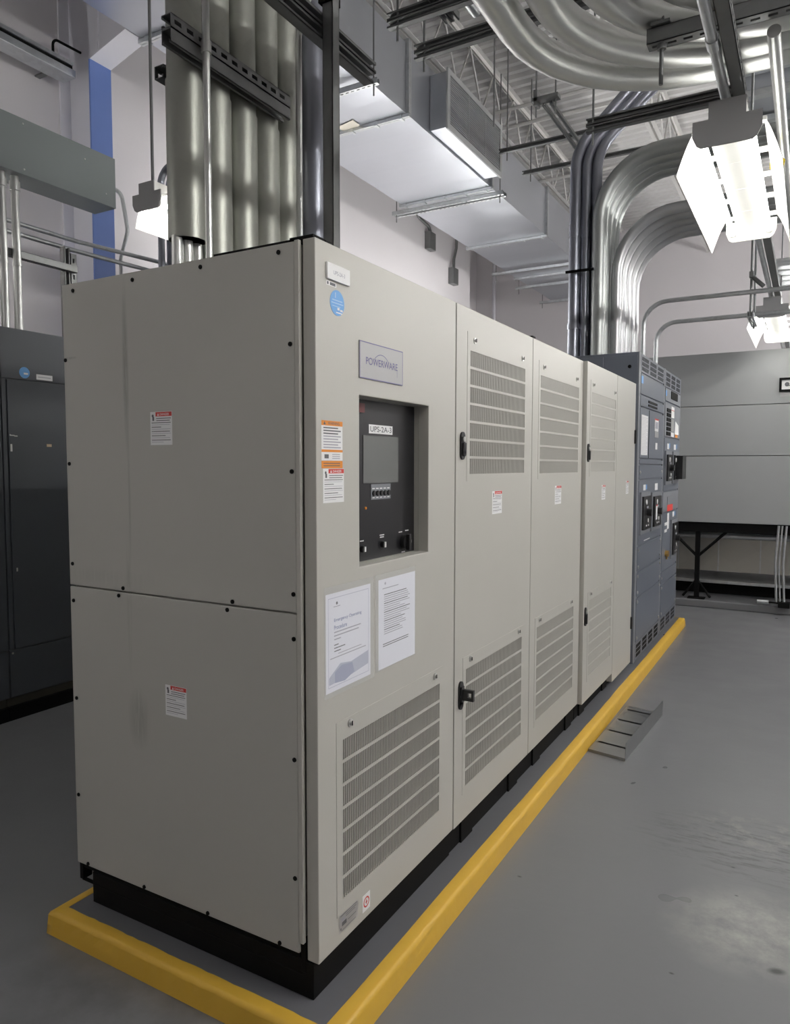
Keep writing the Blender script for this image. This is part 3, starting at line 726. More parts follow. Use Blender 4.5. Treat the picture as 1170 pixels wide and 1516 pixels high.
pi_ = pnl(B2, 4.605, 5.42, .575, 1.04, 'slate2', bolts=False, name='breaker_door')
breaker(F_X, 5.03, 5.36, .64, .965, W + .004, pi_, racked=False)
c = MB(F_X); c.quad(4.83, 4.93, .90, 1.03, W + .006, 0); c.quad(4.70, 4.83, .935, .96, W + .006, 0); c.quad(4.70, 4.83, .88, .905, W + .006, 0); c.quad(5.12, 5.22, .985, 1.03, W + .006, 0); c.quad(5.24, 5.28, .99, 1.03, W + .006, 1)
c.build('tag_labels', [M['white'], M['blue']], pi_, recalc=False)
c = MB(F_X); c.disc(4.80, .705, W + .004, W + .03, .025, 0, 14, .04); c.box(4.79, 4.81, .66, .70, W + .01, W + .02); c.build('brass_lock', M['brass'], pi_)
pnl(B2, 4.605, 5.42, .475, .57); pnl(B2, 4.605, 5.42, .205, .47)

B2.scale = (1, .897, 1); B2.location.y = 4.956
# ------------------------------------------------------------------ grey cabinets along the left
LBL = ['dark grey tall cabinet at the left edge of the view', 'dark grey tall cabinet with blue round sticker, beside the near cream cabinet', 'dark grey tall cabinet hidden behind the near cream cabinet, below the blue column', 'dark grey tall cabinet nearest the camera along the left aisle']
for k, (a, b) in enumerate(((.0, .945), (.945, 1.90), (1.90, 2.85), (-.955, 0.))):
    G = thing('switchgear_cabinet', (-3.1, (a + b) / 2, 0), LBL[k], 'cabinet', 'dark grey cabinets along the left aisle')
    c = MB(); c.box(-3.5, -2.768, a + .002, b - .002, .13, 2.16); c.build('enclosure', M['slate'], G, .003)
    c = MB(); c.box(-3.48, -2.775, a + .002, b - .002, 0, .075); c.box(-3.48, -2.80, a + .002, b - .002, .075, .13, 1); c.build('base_channel', [M['black'], M['olive']], G)
    c = MB(F_X); c.box(a + .004, b - .004, 1.886, 2.157, -2.769, -2.762); tp = c.build('top_panel', M['slate'], G, .002)
    c = MB(F_X); c.box(a + .004, b - .004, .135, .395, -2.769, -2.762); bp = c.build('kick_panel', M['slate'], G, .002)
    c = MB(F_X); c.box(a + .035, b - .004, .402, 1.880, -2.769, -2.760); dr = c.build('door', M['slate'], G, .002)
    c = MB(F_X); c.box(a + .004, a + .028, .402, 1.880, -2.769, -2.762); c.build('door_post', M['slate'], G, .001)
    for (u, v, p) in ((b - .2, 2.135, tp), (b - .25, .16, bp), (a + .02, .415, bp)): screw(F_X, u, v if v != .415 else .38, -2.762, p, M['zinc'], .006)
    if k == 1:
        c = MB(F_X); c.disc(1.085, 1.925, -2.7615, -2.761, .031, 0, 24); c.quad(1.08, 1.105, 1.915, 1.925, -2.7605, 1); c.build('round_sticker', [M['blue'], M['white']], tp, recalc=False, label='round blue sticker')
        c = MB(F_X); c.quad(1.155, 1.255, 1.895, 1.925, -2.7610, 0); c.quad(1.165, 1.245, 1.908, 1.912, -2.7605, 1); c.build('name_label', [M['white'], M['greyink']], tp, recalc=False)
        c = MB(F_X)
        for q in ((.99, 1.012, 1.575, 1.58), (1.012, 1.030, 1.572, 1.577), (.985, .992, 1.575, 1.583)): c.box(*q, -2.760, -2.757, 0)
        c.box(.988, .998, 1.49, 1.53, -2.760, -2.757, 0); c.box(1.205, 1.235, 1.52, 1.535, -2.760, -2.757, 1); c.box(1.0, 1.008, .83, .85, -2.76, -2.757, 0); c.build('fittings', [M['zinc'], paint('beige_tag', (.6, .45, .3), .6)], dr)
# trough above the grey cabinets with its bracket
t = thing('cable_trough', (-2.98, .3, 3.05), 'grey enamelled cable trough running along the left above the dark grey cabinets', 'cable trough')
c = MB(); c.box(-3.085, -2.88, -2.6, 1.825, 3.05, 3.36); tb = c.build('trough_body', M['trough'], t, .003)
for (u, v) in ((.3, 3.3), (.9, 3.2), (1.2, 3.08), (1.6, 3.28), (1.75, 3.12), (1.2, 3.33)): screw(F_X, u, v, -2.88, tb, M['zinc'], .005)
for yy in (-1.8, 0.):
    b = MB(); strut_mesh(b, (-3.85, yy, 3.03), 'x', .97, (0, 0, -1)); tag(b.build('wall_bracket', M['strut']), {-1.8: 'steel wall bracket under the cable trough, nearest the camera', 0.: 'steel wall bracket under the middle of the cable trough', 1.6: 'steel wall bracket under the cable trough end by the blue column'}[yy], 'bracket', 'brackets of the trough')
for k, (yy, l) in enumerate(((1.105, 'shiny vertical conduit from dark grey cabinet to trough, left one of the pair'), (1.185, 'shiny vertical conduit from dark grey cabinet to trough, right one of the pair'))):
    conduit('riser_conduit', [(-2.95, yy, 2.16), (-2.95, yy, 3.05)], 0, .0225, M['conduit'], l, 'two trough risers', couplings=[((-2.95, yy, 2.97), (-2.95, yy, 3.02), 1.3), ((-2.95, yy, 2.16), (-2.95, yy, 2.19), 1.35), ((-2.95, yy, 2.55), (-2.95, yy, 2.565), 1.15)])
b = MB(); strut_mesh(b, (-2.995, -1.2, 2.63), 'y', 2.80, (0, 0, 1)); tag(b.build('support_strut', M['strut']), 'slotted steel strut behind the two trough risers at the left', 'strut')
b = MB(); strut_mesh(b, (-3.03, 1.555, 2.16), 'z', .60, (1, 0, 0)); strut_mesh(b, (-3.03, 1.60, 2.16), 'z', .57, (-1, 0, 0)); tag(b.build('strut_post', M['strut']), 'short double strut post standing on the dark grey cabinets', 'strut')
for (dz, l) in ((0, 'thin conduit curving down past the blue column, upper of two'), (-.062, 'thin conduit curving down past the blue column, lower of two')):
    conduit('branch_conduit', [(-3.10, -2.5, 2.845 + dz), (-3.10, 1.70, 2.845 + dz), (-2.90, 2.45, 2.82 + dz * 1.3), (-2.86, 2.62, 2.16)], [.6, .25], .0135, M['galv'], l, 'two thin branch conduits', couplings=[((-3.10, 1.28, 2.845 + dz), (-3.10, 1.31, 2.845 + dz), 1.25)])
conduit('flexible_conduit', [(-3.2, 1.95, 3.32), (-3.18, 2.12, 3.30), (-3.17, 2.16, 3.05), (-3.2, 2.12, 2.85), (-3.2, 2.12, 2.16)], [.06, .15, .2], .0135, M['galv'], 'thin grey conduit bending round the end of the cable trough')
for k in range(6):
    yy = 2.14 + k * .075; z1 = 3.42 + k * .02
    nm = ('leftmost', 'second', 'third', 'fourth', 'fifth', 'rightmost')[k]
    if k < 5:
        conduit('cabinet_riser', [(-2.82, yy, 2.16), (-2.82, yy, 3.40 + .01 * k), (-1.90, yy, 3.40 + .01 * k), (-1.90, yy, 5.55)], .12, .022, M['dark_conduit'], nm + ' of six upright conduits behind the far left light', 'six risers behind the left light')
    else:
        conduit('cabinet_riser', [(-2.82, yy, 2.16), (-2.82, yy, 4.0), (-1.90, yy + .05, 4.15), (-1.90, yy + .05, 5.55)], [.3, .2], .03, M['galv'], 'rightmost of six upright conduits behind the far left light', 'six risers behind the left light')
# wireway on the left wall
t = thing('wireway', (-3.83, 0, 4.2), 'long silver wireway on the left wall above the cable trough', 'wireway')
c = MB(); c.box(-3.74, -3.60, -4.2, 2.10, 4.16, 4.212); c.build('lower_channel', M['galv'], t, .004)
c = MB(); c.box(-3.73, -3.61, -4.2, 2.08, 4.212, 4.236); c.build('gap_channel', M['black'], t)
c = MB(); c.box(-3.74, -3.60, -4.2, 2.08, 4.236, 4.262); c.build('cover', M['galv'], t)
for yy in (-3., -1., 1., 1.95):
    c = MB(); c.box(-3.85, -3.74, yy, yy + .04, 4.17, 4.18); c.build('wall_arm', M['strut'], t)
conduit('loop_conduit', [(-3.68, 1.98, 4.262), (-3.68, 1.98, 4.40), (-3.70, 2.22, 4.42)], .05, .009, M['black'], 'small black conduit looping from the wireway end to the blue column')

# far wall junction boxes
def jbox(y, z, pts, label):
    t = thing('junction_box', (-3.85, y, z), label, 'junction box', 'junction boxes on the left wall')
    c = MB(); c.box(-3.85, -3.76, y - .09, y + .09, z - .12, z + .12); c.build('box', M['strut'], t, .005)
    c = MB(); c.tube(bend(pts, .12), .022, 12); c.build('feed_pipe', M['strut'], t)
jbox(8.05, 4.62, [(-3.80, 7.62, 5.4), (-3.80, 7.62, 4.86), (-3.80, 8.05, 4.80), (-3.80, 8.05, 4.74)], 'small grey junction box with bent pipe on the left wall under the duct')
jbox(8.83, 4.30, [(-3.80, 8.93, 5.4), (-3.80, 8.92, 4.75), (-3.80, 8.83, 4.55), (-3.80, 8.83, 4.40)], 'lower grey junction box on straight drop near the wall corner')
conduit('white_drop_pipe', [(-4.40, 11.93, 1.0), (-4.40, 11.93, 5.5)], 0, .033, M['whitepaint'], 'thin white vertical pipe on the far wall beyond the corner', cat='pipe')

# ------------------------------------------------------------------ UPS top conduits
ys = [.375, .505, .640, .765, .885, 1.03]
lab6 = ('nearest', 'second', 'third', 'fourth', 'fifth', 'farthest')
for k, yy in enumerate(ys):
    xx = -.79 if k < 5 else -.76
    r = .0572; zb = 2.155 if k == 0 else ZT
    cps = [((xx, yy, zb if k == 0 else 2.02), (xx, yy, 2.66), 1.07)]
    if k == 0: cps.append(((xx, yy, 1.95), (xx, yy, 1.99), 1.2))
    conduit('riser_conduit', [(xx, yy, zb), (xx, yy, 5.55)], 0, r, M['old_conduit'] if k < 5 else M['dark_conduit'], lab6[k] + ' of six big dull conduits rising from the near cream cabinet', 'big risers on the near cream cabinet', couplings=cps[:1], n=28)
for (yy, nm) in ((.33, 'left'), (.375, 'middle'), (.42, 'right')):
    conduit('stub_conduit', [(-.79, yy, 1.95), (-.79, yy, 2.16)], 0, .018, M['conduit'], 'short bright pipe stub under the nearest big riser, ' + nm + ' one', 'bright stubs under the nearest riser', n=12)
b = MB(); strut_mesh(b, (-.70, .215, 2.705), 'y', .575, (0, 0, -1), slots=False)
b2 = MB()
t = thing('cross_strut', (-.70, .215, 2.70), 'slotted double steel strut clamped across the big risers', 'strut')
b.build('lower_channel', M['strut'], t)
b = MB(); strut_mesh(b, (-.70, .215, 2.748), 'y', .575, (-1, 0, 0)); b.build('upper_channel', M['strut'], t)
b = MB(); strut_mesh(b, (-.875, .345, 2.705), 'y', .75, (1, 0, 0)); b.build('rear_channel', M['strut'], t)
conduit('thin_riser', [(-.655, .335, ZT), (-.655, .335, 5.5)], 0, .0115, M['conduit'], 'thin bright conduit in front of the big risers, left one', 'two thin bright risers', couplings=[((-.655, .335, 2.70), (-.655, .335, 2.735), 1.4)])
conduit('thin_riser', [(-.60, .737, ZT), (-.60, .737, 3.02), (-.30, .86, 3.42), (-.1, 1.0, 3.9), (-.1, 1.0, 5.5)], [.3, .2, .2], .0115, M['conduit'], 'thin bright conduit bending away at its top beside the strut post', 'two thin bright risers')
b = MB(); strut_mesh(b, (-.45, .722, ZT), 'z', 3.55, (-1, 0, 0), slots=False); t = tag(b.build('strut_post', M['strut']), 'tall plain strut post standing on the near cream cabinet', 'strut')
t = thing('trapeze_strut', (-.50, .2, 2.93), 'long double strut beside the tall post, running toward the duct', 'strut')
b = MB(); strut_mesh(b, (-.50, -1.2, 2.90), 'y', 2.25, (1, 0, 0), slots=False); b.build('lower_channel', M['strut'], t)
b = MB(); strut_mesh(b, (-.50, -1.2, 2.945), 'y', 2.27, (1, 0, 0), slots=False); b.build('upper_channel', M['strut'], t)
c = MB(); c.box(-.48, -.43, .69, .75, 2.985, 3.03); c.tube([(-.47, .70, 3.0), (-.42, .70, 3.0)], .012, 10); tag(c.build('beam_clamp', M['black'], origin=(-.45, .72, 3.0)), 'dark clamp where the tall post meets the double strut', 'clamp')

# ------------------------------------------------------------------ rectangular air duct
t = thing('air_duct', (-2.56, 4., 4.38), 'large rectangular galvanised air duct running away along the left', 'duct')
dx0, dx1, dz0, dz1 = -3.11, -2.03, 4.38, 4.95
J = [-3.27, -1.42, .43, 2.28, 4.13, 5.98, 7.83, 9.68, 11.53]
for k in range(len(J) - 1):
    c = MB(); a, b = J[k], J[k + 1]; n = 6
    # cross-creased bottom sheet: shallow facets
    for i in range(n):
        ya, yb = a + (b - a) * i / n, a + (b - a) * (i + 1) / n
        za, zb_ = dz0 - (.004 if i % 2 else 0), dz0 - (0 if i % 2 else .004)
        m0 = len(c.v); c.v += [(dx0, ya, za), (dx1, ya, za), (dx1, yb, zb_), (dx0, yb, zb_)]; c.face((m0, m0 + 1, m0 + 2, m0 + 3))
        for (xa) in (dx0, dx1):
            m0 = len(c.v); c.v += [(xa, ya, za), (xa, yb, zb_), (xa, yb, dz1), (xa, ya, dz1)]; c.face((m0, m0 + 1, m0 + 2, m0 + 3))
    m0 = len(c.v); c.v += [(dx0, a, dz1), (dx1, a, dz1), (dx1, b, dz1), (dx0, b, dz1)]; c.face((m0, m0 + 1, m0 + 2, m0 + 3))
    c.build('duct_section', M['duct'], t, recalc=False)
for k in range(1, len(J) - 1):
    c = MB(F_Y, (0, 0, 0)); yy = J[k]
    for q in ((-.022, -.002), (.002, .022)):
        for (u0, u1, v0, v1) in ((dx0 - .03, dx1 + .03, dz0 - .032, dz0 - .004), (dx0 - .03, dx1 + .03, dz1, dz1 + .03), (dx1 + .001, dx1 + .03, dz0, dz1), (dx0 - .03, dx0 - .001, dz0, dz1)):
            c.box(u0, u1, v0, v1, -(yy + q[1]), -(yy + q[0]))
    for i in range(5):
        u = dx0 + .05 + i * (dx1 - dx0 - .1) / 4; c.box(u - .012, u + .012, dz0 - .04, dz0 - .002, -(yy + .028), -(yy - .028))
    c.build('flange_joint', M['galv'], t)
c = MB(); c.quad(-2.665, -2.475, 4.0, 4.12, dz0 - .0085); c.v = [(p[0], p[1] + (p[0] + 2.57) * -.25, p[2]) for p in c.v]; c.build('paper_label', paint('old_paper', (.62, .58, .5), .7), t, recalc=False, label='torn paper label under the duct')
r = thing('air_register', (-1.95, 5.17, 4.4), 'air register box with framed louvre grille on the side of the duct', 'air register')
c = MB(F_X); a, b, z0, z1, xf = 4.55, 5.80, 4.40, 4.88, -1.86
c.box(a, b, z0, z1, dx1 + .002, xf); c.build('box', M['duct'], r, .002)
c = MB(F_X); c.slab(a - .02, b + .02, z0 - .02, z1 + .02, xf, xf + .02, [(a + .03, b - .03, z0 + .03, z1 - .03)])
c.box(a + .43, a + .445, z0 + .03, z1 - .03, xf + .004, xf + .016); c.box(a + .83, a + .845, z0 + .03, z1 - .03, xf + .004, xf + .016)
c.build('grille_frame', M['equip'], r, .002)
c = MB(F_X); n = 22
for i in range(n):
    v = z0 + .04 + i * (z1 - z0 - .08) / (n - 1)
    c.poly([(0, 0)] * 0 or [(a + .03, v - .006), (b - .03, v - .006), (b - .03, v + .002), (a + .03, v + .002)], xf + .002, xf + .012)
c.box(a + .03, b - .03, z0 + .03, z1 - .03, xf - .001, xf + .001, 1); c.build('louvre_blades', [M['equip'], M['black']], r)
def hanger(y, label, pair=True):
    t = thing('duct_hanger', (-2.56, y, 4.3), label, 'duct hanger', 'struts carrying the duct')
    for k in range(2 if pair else 1):
        b = MB(); strut_mesh(b, (-3.27, y + k * .075, 4.322), 'x', 1.36, (0, 0, 1) if k == 0 else (0, 0, 1)); b.build('channel', M['galv'], t)
    for x in (-3.22, -1.95):
        b = MB(); b.tube([(x, y, 4.22), (x, y, 5.55)], .006, 8); b.build('threaded_rod', M['strut'], t)
hanger(3.46, 'galvanised strut under the duct, nearest of those carrying it', False)
hanger(6.045, 'double galvanised strut under the duct beyond the louvre grille')
hanger(9.10, 'galvanised strut under the duct, third from the near end', False); hanger(10.1, 'galvanised strut under the duct, second from the far end', False); hanger(11.3, 'galvanised strut under the duct at its far end', False)
hanger(.2, 'galvanised strut under the duct above the left foreground cabinets', False)

# ------------------------------------------------------------------ big sweep conduits
zc = 2.945
swp = [((.075, 1.69), .60), ((.225, 1.575), .58), ((.375, 1.455), .55), ((.525, 1.335), .50)]
nm4 = ('outermost', 'second from outside', 'third from outside', 'innermost')
for k, ((x, y), R) in enumerate(swp):
    conduit('sweep_conduit', [(x, -4.25, zc), (x, y, zc), (4.95, y, zc)], R, .0572, M['conduit'], nm4[k] + ' of four big galvanised conduits sweeping right overhead', 'four big sweeping conduits', couplings=[((x + R + .32 + .05 * k, y, zc), (x + R + .40 + .05 * k, y, zc), 1.04)], n=32)
t = thing('trapeze_strut', (1.2, 1.235, 2.85), 'slotted strut trapeze under the big sweeping conduits with threaded rod', 'strut')
b = MB(); strut_mesh(b, (.50, 1.235, 2.855), 'x', 2.6, (0, 0, 1), w=.05); b.build('channel', M['strut'], t)
b = MB(); b.tube([(.545, 1.235, 2.70), (.545, 1.235, 5.5)], .007, 10); b.build('threaded_rod', M['strut'], t)
b = MB(); b.tube([(2.5, 1.235, 2.78), (2.5, 1.235, 5.5)], .007, 10); b.build('threaded_rod', M['strut'], t)
b = MB(); b.box(.515, .575, 1.20, 1.27, 2.882, 2.892); b.tube([(.545, 1.235, 2.892), (.545, 1.235, 2.905)], .016, 6); b.tube([(.545, 1.235, 2.815), (.545, 1.235, 2.83)], .016, 6); b.build('rod_nut', M['strut'], t)
t = thing('trapeze_strut', (-.3, -1.2, 2.85), 'strut trapeze under the big conduits behind the camera', 'strut')
b = MB(); strut_mesh(b, (-.1, -1.2, 2.865), 'x', .9, (0, 0, 1)); b.build('channel', M['strut'], t)
for x in (-.06, .76):
    b = MB(); b.tube([(x, -1.2, 2.8), (x, -1.2, 5.5)], .007, 8); b.build('threaded_rod', M['strut'], t)

# overhead struts
def xstrut(x0, L, y, z, label, double=True, rods=()):
    t = thing('overhead_strut', (x0, y, z), label, 'strut')
    for k in range(2 if double else 1):
        b = MB(); strut_mesh(b, (x0, y, z + .043 * k), 'x', L, (0, -1, 0), slots=(k == 0)); b.build('channel', M['strut'], t)
    for x in rods:
        b = MB(); b.tube([(x, y, z - .1), (x, y, 5.55)], .007, 8); b.build('threaded_rod', M['strut'], t)
xstrut(-.29, 3.2, 3.36, 3.56, 'dark double strut crossing behind the big sweeping conduits above the near light', True, (-.25, 2.8))
xstrut(-1.16, 1.9, 2.33, 3.93, 'dark double strut high above the cabinets, left of two near the duct', True, (-1.1, .6))
xstrut(-1.14, 1.8, 2.62, 3.89, 'slotted dark strut high above the cabinets, just beyond its twin', True, (-1.08, .55))
xstrut(-1.78, 2.6, 5.60, 4.55, 'slim strut crossing far up beyond the duct register', False, (-1.7, .7))
xstrut(-1.79, 2.3, 6.3, 4.58, 'dark strut crossing farthest up near the switchboard conduits', False, (-1.7,))
t = thing('overhead_strut', (-.87, 0, 4.0), 'double strut running overhead toward the roof between duct and sweeping conduits', 'strut')
for k in (0, 1):
    b = MB(); strut_mesh(b, (-.88 + .045 * k, -3., 4.0), 'y', 5.55, (0, 0, -1), slots=k == 0); b.build('channel', M['strut'], t)
c = MB(); c.tube([(-.80, -3.0, 4.12), (-.80, 2.75, 4.12)], .03, 12); tag(c.build('overhead_conduit', M['galv'], origin=(-.8, 0, 4.12)), 'grey conduit running overhead beside the highest double strut', 'conduit')
t = thing('overhead_strut', (-.9, 4.4, 4.3), 'slim double strut running away high up left of the switchboard conduits', 'strut')
for k in (0, 1):
    b = MB(); strut_mesh(b, (-.92 + .06 * k, 4.38, 4.3), 'y', 1.6, (0, 0, -1), w=.026, slots=k == 0); b.build('channel', M['strut'], t)
c = MB(); c.box(-1.02, -.80, 4.36, 4.44, 4.33, 4.36); c.box(-1.0, -.97, 4.36, 4.44, 4.30, 4.42); c.tube([(-.99, 4.4, 4.22), (-.99, 4.4, 5.5)], .007, 8); c.tube([(-.83, 4.4, 4.22), (-.83, 4.4, 5.5)], .007, 8)
tag(c.build('beam_clamp', M['strut'], origin=(-.9, 4.4, 4.34)), 'dark bracket with rods at the near end of the slim double strut', 'clamp')
conduit('ceiling_rod', [(-1.435, 4.6, 4.33), (-1.435, 4.6, 5.58)], 0, .007, M['strut'], 'thin rod hanging from the deck right of the duct register', cat='rod')
# bus duct at top right
t = thing('bus_duct', (2.5, 3.3, 3.5), 'pale grey bus duct crossing overhead above the near light', 'bus duct')
c = MB(); c.box(.62, 4.9, 3.06, 3.42, 3.44, 3.535); c.build('housing', M['duct'], t, .003)
c = MB(); c.box(.60, 4.9, 3.04, 3.10, 3.40, 3.43); c.box(.60, 4.9, 3.38, 3.44, 3.40, 3.43); c.box(.60, 4.9, 2.98, 3.03, 3.50, 3.58); c.build('rail', M['galv'], t, .002)
t = thing('cable_tray', (2., 4., 3.6), 'broad pale tray crossing above the row of lights beyond the bus duct', 'cable tray')
c = MB(); c.box(.55, 4.9, 3.75, 4.5, 3.66, 3.67); c.build('bottom_sheet', M['equip'], t)
c = MB(); c.box(.55, 4.9, 3.74, 3.75, 3.64, 3.76); c.box(.55, 4.9, 4.5, 4.51, 3.64, 3.76); c.build('side_rail', M['galv'], t)

# ------------------------------------------------------------------ conduits on the switchboard
nm3 = ('left', 'middle', 'right')
for k, (x, y) in enumerate(((-.50, 3.86), (-.435, 3.90), (-.372, 3.94))):
    conduit('riser_conduit', [(x, y, 2.17), (x, y, 3.66), (x + .30, y + .12, 4.02), (x + .9, y + .25, 4.6), (x + 1.6, y + .25, 4.6)], [.35, .5, .3], .040 if k != 1 else .036, M['dark_conduit'], nm3[k] + ' of three dark conduits rising from the switchboard', 'three dark switchboard risers', couplings=[((x, y, 3.05), (x, y, 3.14), 1.1), ((x, y, 2.40), (x, y, 2.44), 1.12)], n=24)
b = MB(); strut_mesh(b, (-.545, 3.80, 2.80), 'x', .20, (0, 1, 0), w=.016); tag(b.build('clamp_strut', M['black']), 'small dark strut clamping the three dark risers', 'clamp')
for k in range(4):
    y = 3.86 + k * .13; x = -.325
    conduit('arch_conduit', [(x, y, 2.17), (x, y, 3.56), (4.95, y, 3.56)], .42, .050, M['arch'], lab6[k] + ' of four wide grey conduits arching right from the switchboard', 'four upper arching conduits', n=24)
for k in range(5):
    y = 4.02 + k * .15; x = -.235
    conduit('arch_conduit', [(x, y, 2.17), (x, y, 3.20), (4.95, y, 3.20)], .40, .038, M['arch2'], lab6[k] + ' of five slimmer conduits arching right below the wide ones', 'five lower arching conduits', n=24)
for k in range(4):
    y = 5.3 + k * .16
    c = MB(); c.tube([(.15 + .05 * k, y, 3.62), (4.95, y, 3.62)], .045, 20); tag(c.build('level_conduit', M['galv'], origin=(.3, y, 3.62)), lab6[k] + ' of four level conduits beyond the arching ones', 'conduit', 'four level conduits')
conduit('small_arch_conduit', [(-.105, 4.35, 2.17), (-.105, 4.35, 2.64), (4.9, 4.35, 2.64)], .17, .0165, M['galv'], 'higher thin conduit arching right from the switchboard top', 'two thin arching conduits')
conduit('small_arch_conduit', [(-.06, 4.62, 2.17), (-.06, 4.62, 2.53), (4.9, 4.62, 2.53)], .15, .0165, M['galv'], 'lower thin conduit arching right from the switchboard top', 'two thin arching conduits')
t = thing('trapeze_strut', (.6, 4.5, 2.6), 'small strut frame carrying the thin arching conduits left of the far light', 'strut')
b = MB(); strut_mesh(b, (.62, 4.36, 2.49), 'y', .44, (0, 0, 1)); b.build('channel', M['galv'], t)
for yy in (4.395, 4.76):
    b = MB(); b.tube([(.62, yy, 2.45), (.62, yy, 5.5)], .009, 8); b.build('threaded_rod', M['strut'], t)
b = MB(); b.box(.605, .635, 4.375, 4.415, 2.75, 2.79); b.tube([(.62, 4.395, 2.76), (.70, 4.40, 2.68)], .015, 8); b.build('brace', M['strut'], t)
for k in range(4):
    y = 5.35 + .2 * k
    c = MB(); c.tube([(.72, y, 3.05), (4.9, y, 3.05)], .045, 20); tag(c.build('level_conduit', M['galv'], origin=(.72, y, 3.05)), lab6[k] + ' of four level conduits above the far light at the right edge', 'conduit', 'right edge level conduits')

# ------------------------------------------------------------------ lights
def make_light(loc, label, on_camera=True):
    x, y, z = loc
    t = thing('fluorescent_light', loc, label, 'light fixture', 'fluorescent light fixtures')
    L = 1.24; T = lambda u, v, w: (x + u, y + w, z + v)
    c = MB(T)   # stepped end plates
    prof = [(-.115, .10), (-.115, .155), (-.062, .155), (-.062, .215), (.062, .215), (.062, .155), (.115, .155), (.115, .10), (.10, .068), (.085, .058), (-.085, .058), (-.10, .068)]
    c.poly(prof, 0, .006); c.build('end_plate', M['fixture_unlit'], t, label='near end plate, coloured grey as unlit')
    c = MB(T); c.poly([(a, b - .012) for a, b in prof], L - .006, L); c.build('end_plate', M['fixture'], t)
    c = MB(T); c.slab(-.060, .060, .155, .213, .006, L - .006); c.box(-.060, .060, .100, .155, .006, L - .006)
    for k in range(1, 4): c.box(-.060, .060, .098, .1, L * k / 4 - .002, L * k / 4 + .002)
    c.build('ballast_housing', M['fixture'], t, .003)
    for sg in (-1, 1):
        c = MB(T); n = 8; P = []
        for i in range(n + 1):
            a = i / n; P.append((sg * (.116 + .062 * a), .150 - .15 * (a ** 1.3)))
        Q = [(u + sg * .0012, v + .0012) for u, v in P]
        b0 = len(c.v); w0, w1 = .07, L - .01
        for wq in (w0, w1):
            for (u, v) in P + Q: c.v.append(c.pt(u, v, wq))
        K = 2 * (n + 1)
        for i in range(n):
            c.face((b0 + i, b0 + i + 1, b0 + K + i + 1, b0 + K + i), 0, True)
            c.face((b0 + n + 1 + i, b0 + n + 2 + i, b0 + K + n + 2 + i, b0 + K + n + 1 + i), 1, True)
        rf = c.build('reflector', [M['fixture'], M['fixture_unlit']], t, recalc=False)
        for k in range(5):
            c = MB(T); w_ = .07 + (L - .14) * k / 4; c.box(*sorted((sg * .058, sg * .125)), .138, .152, w_ - .012, w_ + .012)
            c.build('reflector_bridge', M['fixture'], t)
        c = MB(); c.tube([(x + sg * .082, y + .02, z + .085), (x + sg * .082, y + L - .02, z + .085)], .0127, 14); c.build('lamp_tube', M['tube'], t, label='lit white lamp tube')
        c = MB(T)
        for w_ in (.006, L - .022): c.disc(sg * .082, .085, w_, w_ + .016, .016, 0, 12)
        c.build('lamp_holder', M['fixture'], t)
    return t
lt = make_light((.726, 1.50, 2.51), 'lit twin tube fluorescent fixture hanging over the right aisle, near one')
spots = [((.726, 5.0, 2.51), 'lit twin tube fluorescent fixture at the far end of the right aisle'),
         ((-2.33, 1.58, 2.82), 'lit twin tube fluorescent fixture hanging at left before the blue column'),
         ((.726, -3.85, 2.51), 'added unseen fluorescent fixture in the right aisle by the front wall'),  # added out of view to brighten the cream side panel
         ((.726, -2.05, 2.51), 'lit twin tube fluorescent fixture overhead behind the camera'),
         ((-2.33, -2.0, 2.82), 'added unseen fluorescent fixture in the left aisle behind the camera'),  # added behind the camera, more light for the cream side panel
         ((4.2, 2.6, 2.51), 'added unseen fluorescent fixture over the aisle further right'),  # added beyond the right edge because the room needed more light
         ((1.6, 9.3, 3.1), 'added unseen fluorescent fixture behind the large grey enclosure')]  # hidden fixture added to brighten the far end
for loc, l in spots:
    c = copy_tree(lt, loc); c['label'] = l
# rail with conduit above the right hand row of lights
t = thing('light_rail', (.745, -2, 2.75), 'slotted strut rail carrying the row of lights over the right aisle', 'strut')
b = MB(); strut_mesh(b, (.762, -4.25, 2.755), 'y', 15.0, (-1, 0, 0)); b.build('channel', M['strut'], t)
for yy in (-1.4, 2.1, 5.6, 9.):
    b = MB(); b.tube([(.762, yy, 2.74), (.762, yy, 5.55)], .006, 8); b.build('threaded_rod', M['strut'], t)
conduit('light_feed_conduit', [(.715, -4.25, 2.75), (.715, 10.7, 2.75)], 0, .017, M['galv'], 'thin conduit strapped to the light rail over the right aisle', couplings=[((.715, 1.12, 2.75), (.715, 1.18, 2.75), 1.25)])
conduit('overhead_conduit', [(.88, 1.275, 2.80), (.88, 3.6, 2.80), (.88, 3.6, 5.5)], .2, .021, M['conduit'], 'bright conduit overhead at the right edge beside the near light')
c = MB(); c.poly([(0, 0)] * 0 or [(.90, 2.74), (.95, 2.745), (.955, 2.765), (.93, 2.785), (.90, 2.78)], -2.6, -2.604); c.T = F_0
cc = MB(F_Y); cc.poly([(.83, 2.70), (.885, 2.705), (.89, 2.73), (.86, 2.75), (.83, 2.745)], -2.2, -2.204); tag(cc.build('hanging_tag', M['yellow_tag'], origin=(.86, 2.2, 2.73)), 'small yellow tag beside the top of the near light', 'tag')
